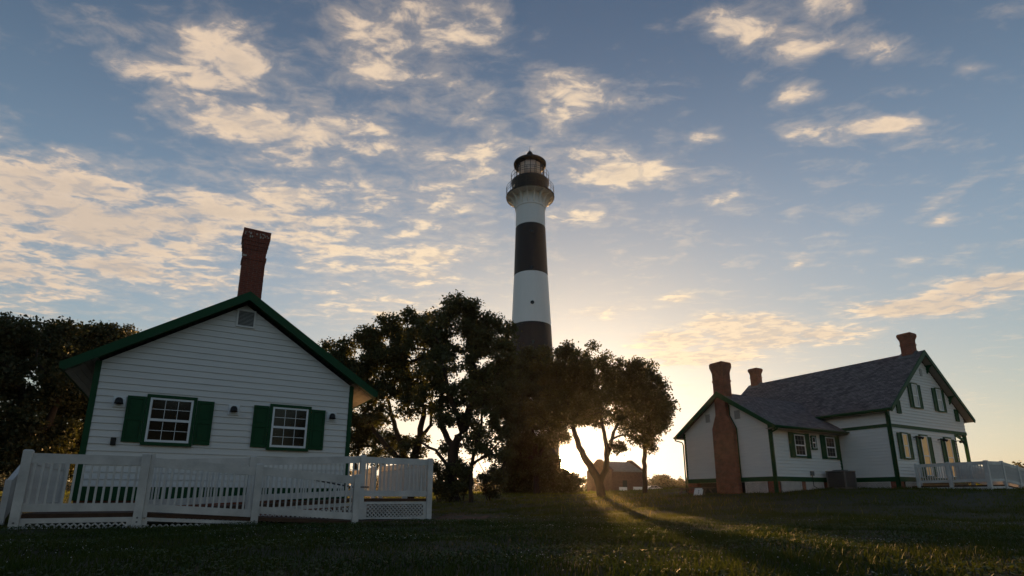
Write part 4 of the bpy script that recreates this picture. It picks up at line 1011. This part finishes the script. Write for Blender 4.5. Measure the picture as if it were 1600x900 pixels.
TG = 'oaks around the lighthouse'
tree('oak_tree', 'large dark oak with thick leaning trunk next to the ramp landing', 'tree', 30, (707, 782),
     [([(707, 784), (706, 740), (709, 705), (722, 672), (738, 630), (742, 590), (735, 530)], .40, .09), ([(709, 705), (690, 668, .4), (688, 630, .8), (695, 580, .6)], .20, .07), ([(722, 672), (700, 610, -.8), (690, 560, -.6)], .18, .06), ([(706, 735), (680, 705, -.5), (655, 690, -1)], .12, .05)],
     [(725, 492, 42, 34), (745, 510, 40, 34), (690, 525, 52, 42), (745, 560, 55, 45), (705, 590, 60, 42), (775, 560, 42, 45), (780, 600, 40, 40), (745, 620, 50, 24, .45), (680, 620, 40, 25, .4), (790, 520, 14, 16), (700, 660, 46, 22, .35), (745, 680, 40, 30, .3), (680, 700, 30, 24, .3)], 410, 150, .15, .45, seed=11, group=TG, voids=12)
tree('oak_tree', 'broad dark oak with fanned stems behind the ramp landing', 'tree', 33, (640, 776),
     [([(640, 778), (641, 735), (655, 690), (662, 640), (650, 590)], .34, .08), ([(641, 735), (625, 690, .4), (612, 650, .6), (600, 600, .5)], .22, .07), ([(641, 738), (605, 700, -.3), (575, 660, -.5), (560, 620, -.5)], .22, .06), ([(655, 690), (672, 665, .5), (676, 620, .9)], .14, .05)],
     [(600, 525, 48, 34), (645, 520, 44, 34), (565, 560, 42, 36), (620, 565, 55, 40), (665, 560, 36, 40), (535, 580, 34, 34), (560, 610, 44, 34), (620, 620, 46, 34), (520, 555, 20, 22), (660, 625, 28, 24, .4), (585, 650, 34, 22, .4), (620, 690, 50, 26, .3), (665, 700, 26, 26, .3), (600, 715, 40, 14, .3)], 420, 150, .15, .45, seed=12, group=TG, voids=12)
tree('oak_tree', 'small slender oak with thin crooked stems in front of the dark lighthouse base', 'tree', 29, (735, 781),
     [([(735, 783), (735, 740), (742, 700), (752, 660), (755, 625)], .13, .05), ([(738, 725), (765, 708), (785, 685, .4)], .08, .04)],
     [(760, 640, 30, 34), (785, 670, 28, 28, .7), (745, 690, 26, 22, .5), (770, 715, 30, 18, .5), (790, 620, 22, 30), (720, 745, 18, 18, .8), (775, 752, 22, 14, .6)], 95, 110, .13, .36, seed=13, group=TG, tips=.016)
tree('oak_tree', 'low leafy oak close behind the right corner of the cottage', 'tree', 36, (556, 775),
     [([(556, 777), (556, 720), (566, 690), (575, 660)], .16, .05)],
     [(575, 670, 30, 22), (560, 690, 26, 18), (600, 690, 24, 18, .8), (545, 655, 22, 18), (580, 715, 30, 8, .5)], 90, 150, .13, .42, leaf='leaf_dark', seed=14, group=TG)
tree('oak_tree', 'wide oak with low forked trunk beside the rising sun', 'tree', 38, (941, 777),
     [([(941, 779), (937, 755), (925, 735), (908, 705), (895, 670, .4), (880, 620, .6)], .33, .09), ([(937, 755), (946, 735), (948, 700), (940, 660), (935, 620)], .22, .07), ([(946, 735), (952, 700, .3), (962, 668, .5), (985, 630, .5), (1000, 600, .5)], .17, .06), ([(952, 690), (970, 680, .8), (990, 682, .9), (1003, 700, .9)], .09, .04)],
     [(870, 562, 36, 30), (915, 570, 42, 34), (895, 590, 40, 36), (975, 610, 36, 30), (925, 640, 30, 22, .6), (950, 590, 40, 34), (990, 585, 34, 28), (1020, 610, 28, 28), (1035, 640, 16, 28), (890, 610, 52, 40), (950, 630, 50, 32), (1000, 640, 38, 30), (860, 640, 40, 36), (905, 655, 36, 24), (1015, 690, 30, 16, .55), (965, 690, 24, 14, .4), (1000, 670, 34, 16, .7), (1028, 665, 22, 16, .5)], 450, 155, .16, .48, leaf='leaf_oak_warm', seed=15, group=TG, voids=6, vscale=1.0)
tree('oak_tree', 'straight slim trunk with high crown in front of the brick outbuilding', 'tree', 43, (1008, 771),
     [([(1008, 773), (1007, 720), (1009, 670), (1008, 630)], .20, .13)],
     [(1005, 632, 30, 26), (1030, 655, 18, 22), (990, 610, 30, 22), (1020, 690, 14, 10, .5)], 75, 165, .16, .5, leaf='leaf_oak_warm', seed=16, group=TG)
tree('oak_tree', 'dense dark oak directly in front of the lower lighthouse bands', 'tree', 44, (838, 777),
     [([(838, 779), (838, 730), (835, 690), (825, 640), (820, 590)], .28, .08), ([(838, 720), (855, 690), (865, 640)], .16, .06)],
     [(825, 572, 34, 28), (815, 610, 24, 26), (850, 600, 36, 34), (870, 640, 30, 30), (835, 645, 40, 30), (845, 575, 24, 26), (812, 660, 16, 20), (836, 690, 34, 16), (815, 700, 22, 20, .7), (835, 725, 36, 20, .6), (798, 640, 22, 40), (868, 605, 30, 40), (796, 700, 16, 36), (868, 670, 18, 24), (800, 585, 22, 26)], 430, 210, .17, .55, leaf='leaf_dark', seed=17, group=TG)
# left trees behind the cottage
LG = 'trees behind the cottage'
tree('oak_tree', 'big dark oak at the far side of the cottage beyond the steps', 'tree', 31, (40, 760), [([(40, 762), (45, 700), (35, 640), (30, 580)], .38, .1), ([(45, 700), (80, 650), (100, 600)], .2, .08)],
     [(20, 525, 50, 36), (75, 530, 40, 26), (-20, 560, 60, 50), (50, 560, 50, 40), (20, 610, 60, 44), (80, 600, 40, 40), (60, 660, 50, 40), (0, 670, 60, 40), (-70, 600, 60, 80), (20, 712, 60, 26, .8), (-60, 700, 60, 40), (70, 715, 40, 24, .8)], 420, 160, .15, .48, leaf='leaf_dark', seed=21, group=LG, voids=5)
tree('oak_tree', 'rounded dark oak rising just over the cottage eave', 'tree', 34, (150, 765), [([(150, 767), (148, 700), (140, 640), (130, 580)], .34, .1), ([(148, 700), (175, 650), (185, 590)], .2, .07)],
     [(135, 530, 42, 30), (175, 535, 40, 32), (100, 540, 34, 34), (105, 560, 40, 40), (150, 590, 55, 36), (205, 560, 26, 36), (110, 630, 44, 36), (150, 660, 50, 44), (200, 620, 40, 50), (95, 690, 36, 30), (115, 725, 40, 24, .8), (150, 720, 36, 30, .8)], 400, 160, .15, .48, leaf='leaf_dark', seed=22, group=LG, voids=4)
# unseen oaks added behind the camera to shade walls and lawn from the western sky
def copy_tree_thing(src, loc, rz, sc):
    o = src.copy(); C.objects.link(o); o.location = loc; o.rotation_euler = (0, 0, rz); o.scale = (sc, sc, sc)
    for c_ in list(src.children):
        k = c_.copy(); C.objects.link(k); k.parent = o
    return o
def shade_oaks():
    spots = [(-24, -10, .3, 1.0), (-15, -19, 1.9, 1.1), (-5, -23, 3.0, 1.0), (5, -22, 4.1, 1.15), (14, -19, 5.2, 1.0), (22, -11, .9, 1.05), (-31, 0, 2.4, 1.0)]
    d = 30.0; r = np.random.default_rng(61); o = np.zeros(3)
    q = r.normal(size=(260, 3)); q /= np.linalg.norm(q, axis=1)[:, None]; q *= (r.random(260) ** (1 / 2.4))[:, None]
    cps = q * np.array([4.6, 4.6, 3.6]) + np.array([0, 0, 6.6]); radii = .75 * (.6 + .8 * r.random(260))
    x, y, rz, sc = spots[0]
    t = thing('oak_tree', 'unseen broad oak added behind the camera to shade cottage and lawn', 'tree', (x, y, float(ground_z(x, y))), rz, 'added shade oaks behind the camera')
    skeleton([([np.array([0, 0, -.3]), np.array([.1, 0, 1.5]), np.array([-.1, .1, 3.2]), np.array([.2, 0, 6.0])], .36, .1)], cps, .022, 61).build('trunk', 'bark', t, True)
    v, f = leaves(cps, radii, 130, .24, 62); link('crown', np_mesh('crown', v, f, 'leaf_oak'), t)
    for (x, y, rz, sc) in spots[1:]: copy_tree_thing(t, (x, y, float(ground_z(x, y))), rz, sc)
shade_oaks()
# shrubs
def shrub(label, d, base, ells, n, per, seed, leaf='leaf_dark', group='shrubs by the lighthouse', ls=.11, cr=.34):
    tree('shrub', label, 'shrub', d, base, [([(base[0], base[1] + 1), (base[0] + 2, base[1] - 14)], .06, .03), ([(base[0], base[1] + 1), (base[0] - 9, base[1] - 13)], .05, .03)], ells, n, per, ls, cr, leaf, seed, group, .014)
shrub('dense rounded shrub at the right foot of the lighthouse', 48, (888, 776), [(884, 758, 26, 18), (872, 748, 16, 16), (898, 768, 18, 9)], 110, 200, 31, ls=.14, cr=.42)
shrub('tall dark evergreen shrub hiding the black foot of the lighthouse', 47, (830, 778), [(822, 745, 30, 30), (845, 740, 30, 30), (815, 768, 26, 12), (850, 765, 24, 14), (832, 715, 30, 20), (798, 740, 16, 34), (862, 735, 16, 26)], 330, 230, 32, ls=.15, cr=.48)
shrub('leafy shrub at the foot of the leaning oak trunk', 29.5, (688, 780), [(686, 762, 12, 14), (696, 742, 12, 16, .6), (680, 735, 10, 16, .5), (700, 770, 14, 8)], 46, 110, 34, ls=.10, cr=.30)
shrub('thin shrub between leaning oak and slender oak', 31, (724, 780), [(722, 765, 10, 10), (728, 742, 10, 18, .6), (716, 730, 8, 14, .5)], 36, 100, 35, ls=.10, cr=.28)
shrub('scraggly shrub beside the slender oak', 31, (765, 780), [(768, 766, 14, 8), (775, 745, 12, 16, .6), (757, 748, 10, 14, .6)], 40, 100, 36, ls=.10, cr=.28)
# far wood
def far_wood():
    r = np.random.default_rng(77); cs = []; rd = []
    for px in np.arange(-400, 2100, 9):
        d = r.uniform(185, 240); hgt = r.uniform(3.5, 6.5) * (1 if r.random() > .15 else 1.4)
        p = at_d(px + r.uniform(-4, 4), 770, d); g = float(ground_z(p[0], p[1]))
        for k in range(7):
            cs.append((p[0] + r.normal() * 1.6, p[1] + r.normal() * 2, g + hgt * r.uniform(.05, .95))); rd.append(r.uniform(1.1, 2.0))
    v, f = leaves(np.array(cs), np.array(rd), 70, .75, 78, .8)
    tag(link('wood', np_mesh('wood', v, f, 'leaf_far')), 'hazy low line of far trees along the horizon', 'wood', kind='stuff')
far_wood()
tree('far_tree', 'lone rounded tree standing above the hazy far tree line', 'tree', 150, (1035, 769), [([(1035, 770), (1035, 760)], .35, .2)], [(1035, 752, 11, 8), (1031, 757, 9, 6), (1040, 757, 9, 7)], 70, 120, .5, 1.0, 'leaf_far', 41)

# ------------------------------------------------------------------ paths
def path_patch():
    pts = [on_ground(*q) for q in ((676, 812), (700, 803), (735, 801), (765, 806), (755, 814), (720, 818), (690, 822), (640, 822), (590, 820), (560, 822), (560, 814), (620, 812))]
    patch('dirt_path', 'bare red-brown soil beside the ramp landing', pts, 'dirt')
    pts = [on_ground(*q) for q in ((1035, 778), (1060, 776), (1085, 777), (1078, 780), (1050, 781))]
    patch('dirt_path', 'bare patch of soil near the picnic table', pts, 'dirt')
path_patch()

# ------------------------------------------------------------------ grass
def lawn():
    r = np.random.default_rng(99)
    hn = lambda x, y: .5 + .25 * np.sin(.9 * x + 1.1 * np.sin(.7 * y)) + .25 * np.sin(1.7 * y - .8 * x + 2 * np.sin(.5 * x))
    def scatter(d0, d1, dens, h, w, seg, name, m, label, near=None):
        half = R(47); area = half * (d1 * d1 - d0 * d0); n = int(area * dens)
        d = np.sqrt(r.random(n) * (d1 * d1 - d0 * d0) + d0 * d0); a = (r.random(n) * 2 - 1) * half
        x, y = d * np.sin(a), d * np.cos(a)
        # clumping and gaps; nothing under the buildings
        def inside(o, rz, x0, x1, y0, y1):
            c, s = math.cos(rz), math.sin(rz); lx = (x - o.x) * c + (y - o.y) * s; ly = -(x - o.x) * s + (y - o.y) * c
            return (lx > x0) & (lx < x1) & (ly > y0) & (ly < y1)
        keep = ~(inside(LH, LRZ, -.15, 6.1, -4.95, 9) | inside(LH, LRZ, 6.0, 8.5, -3.45, 9) | inside(RH, RRZ, 0, 16.3, .05, 9) | inside(RH, RRZ, 6.7, 16.3, -3, 9) | inside(RH, RRZ, 8, 18, -6.6, -3) | inside(LH, LRZ, 6.1, 10.8, -4.75, -2.3))
        if near: keep &= r.random(n) < np.exp(-(((x - near[0]) / near[2]) ** 2 + ((y - near[1]) / near[3]) ** 2))
        q = np.clip(hn(x, y) * .6 + .4 * (.5 + .5 * np.sin(5.1 * x + 2 * np.sin(3.3 * y)) * np.sin(4.3 * y + 1.5 * np.sin(2.9 * x))), 0, 1); keep &= r.random(n) < (.25 + .75 * q)
        x, y, q = x[keep], y[keep], q[keep]; n = len(x); z = ground_z(x, y) - .008
        H = h * (.35 + .95 * q) * (.5 + 1.0 * r.random(n) ** 1.5); Wd = w * (.7 + .6 * r.random(n))
        th = r.random(n) * 2 * np.pi; ux, uy = np.cos(th), np.sin(th); ph = r.random(n) * 2 * np.pi; lean = H * (.15 + .75 * r.random(n)); lx, ly = np.cos(ph) * lean, np.sin(ph) * lean
        if seg == 2:
            V = np.stack([np.c_[x - ux * Wd, y - uy * Wd, z], np.c_[x + ux * Wd, y + uy * Wd, z], np.c_[x + ux * Wd * .8 + lx * .35, y + uy * Wd * .8 + ly * .35, z + H * .6], np.c_[x - ux * Wd * .8 + lx * .35, y - uy * Wd * .8 + ly * .35, z + H * .6], np.c_[x + lx, y + ly, z + H]], 1).reshape(-1, 3)
            k = np.arange(n)[:, None] * 5; F = np.concatenate([k + np.array([[0, 1, 2]]), k + np.array([[0, 2, 3]]), k + np.array([[3, 2, 4]])])
        else:
            V = np.stack([np.c_[x - ux * Wd, y - uy * Wd, z], np.c_[x + ux * Wd, y + uy * Wd, z], np.c_[x + lx, y + ly, z + H]], 1).reshape(-1, 3)
            F = np.arange(3 * n).reshape(-1, 3)
        tag(link(name, np_mesh(name, V, F, m)), label, 'grass', kind='stuff')
    scatter(3.6, 12.5, 1050, .085, .0042, 2, 'grass', 'grass_blade', 'short dewy lawn grass in front of the houses')
    scatter(12.5, 26, 380, .10, .006, 1, 'grass', 'grass_mid', 'lawn grass across the middle of the yard')
    scatter(26, 60, 110, .14, .012, 1, 'grass', 'grass_tall', 'rougher grass towards the lighthouse and houses')
    scatter(13, 46, 16, .24, .005, 2, 'grass', 'grass_straw_lit', 'tall straw-coloured stalks around the forked oak, pale to brighten the sunlit patch', (7.0, 30, 4.5, 9))  # tall stalks in a pale colour that brightens the sunlit grass
    scatter(60, 190, 3.2, .35, .06, 1, 'grass', 'grass_tall', 'tall rough field grass beyond the trees')
    # clover and weed leaflets low in the turf
    n = 70000; d = np.sqrt(r.random(n) * (15 ** 2 - 3.8 ** 2) + 3.8 ** 2); a = (r.random(n) * 2 - 1) * R(46); x, y = d * np.sin(a), d * np.cos(a)
    q = np.sin(1.9 * x + 1.7 * np.sin(1.3 * y)) + np.sin(2.3 * y - .9 * x + 1.2); k = q > -.2; x, y = x[k], y[k]
    c, s = math.cos(LRZ), math.sin(LRZ); lx = (x - LH.x) * c + (y - LH.y) * s; ly = -(x - LH.x) * s + (y - LH.y) * c; k = ~((lx > -3) & (ly > -5.05)); x, y = x[k], y[k]
    n = len(x); z = ground_z(x, y) + .015 + .045 * r.random(n); th = r.random(n) * 6.28; L = .010 + .012 * r.random(n); tl = r.normal(size=n) * .35; t2 = r.normal(size=n) * .35
    ux, uy = np.cos(th) * L, np.sin(th) * L
    V = np.stack([np.c_[x - ux, y - uy, z - tl * L], np.c_[x - uy * .8, y + ux * .8, z + t2 * L], np.c_[x + ux, y + uy, z + tl * L], np.c_[x + uy * .8, y - ux * .8, z - t2 * L]], 1).reshape(-1, 3)
    tag(link('clover_leaves', np_mesh('clover_leaves', V, np.arange(4 * n).reshape(-1, 4), 'clover_leaf')), 'low clover and weed leaves in the near lawn', 'weeds', kind='stuff')
    # clover heads
    n = 2600; d = np.sqrt(r.random(n) * (16 ** 2 - 4.2 ** 2) + 4.2 ** 2); a = (r.random(n) * 2 - 1) * R(44); x, y = d * np.sin(a), d * np.cos(a)
    q = np.sin(.8 * x + 2 * np.sin(.6 * y)) + np.sin(1.3 * y + 1.1 * x); k = (q > .35); x, y = x[k], y[k]
    c, s = math.cos(LRZ), math.sin(LRZ); lx = (x - LH.x) * c + (y - LH.y) * s; ly = -(x - LH.x) * s + (y - LH.y) * c; k = ~((lx > -3) & (ly > -5.1)); x, y = x[k], y[k]
    n = len(x); z = ground_z(x, y) + .05 + .03 * r.random(n); R_ = .0035 + .003 * r.random(n)
    o = np.array([[1, 0, 0], [-1, 0, 0], [0, 1, 0], [0, -1, 0], [0, 0, 1], [0, 0, -1]]); V = (np.c_[x, y, z][:, None] + o[None] * R_[:, None, None]).reshape(-1, 3)
    t = np.array([[0, 2, 4], [2, 1, 4], [1, 3, 4], [3, 0, 4], [2, 0, 5], [1, 2, 5], [3, 1, 5], [0, 3, 5]]); F = (np.arange(n)[:, None, None] * 6 + t[None]).reshape(-1, 3)
    tag(link('clover_flowers', np_mesh('clover_flowers', V, F, 'clover')), 'tiny white clover heads scattered through the near lawn', 'flowers', kind='stuff')
lawn()

# ------------------------------------------------------------------ morning haze
def haze():
    m = bpy.data.materials.new('haze'); m.use_nodes = True; nt = m.node_tree; nt.nodes.clear()
    o = nt.nodes.new('ShaderNodeOutputMaterial'); v = nt.nodes.new('ShaderNodeVolumePrincipled')
    v.inputs['Color'].default_value = (1.0, .93, .82, 1); v.inputs['Density'].default_value = .00012; v.inputs['Anisotropy'].default_value = .72
    nt.links.new(v.outputs[0], o.inputs['Volume'])
    b = MB(); b.box(-320, 320, -60, 330, -1.2, 50.0); h = link('haze', b.mesh('haze', m)); tag(h, 'thin warm morning haze over the lawn and field', 'haze', kind='stuff')
haze()
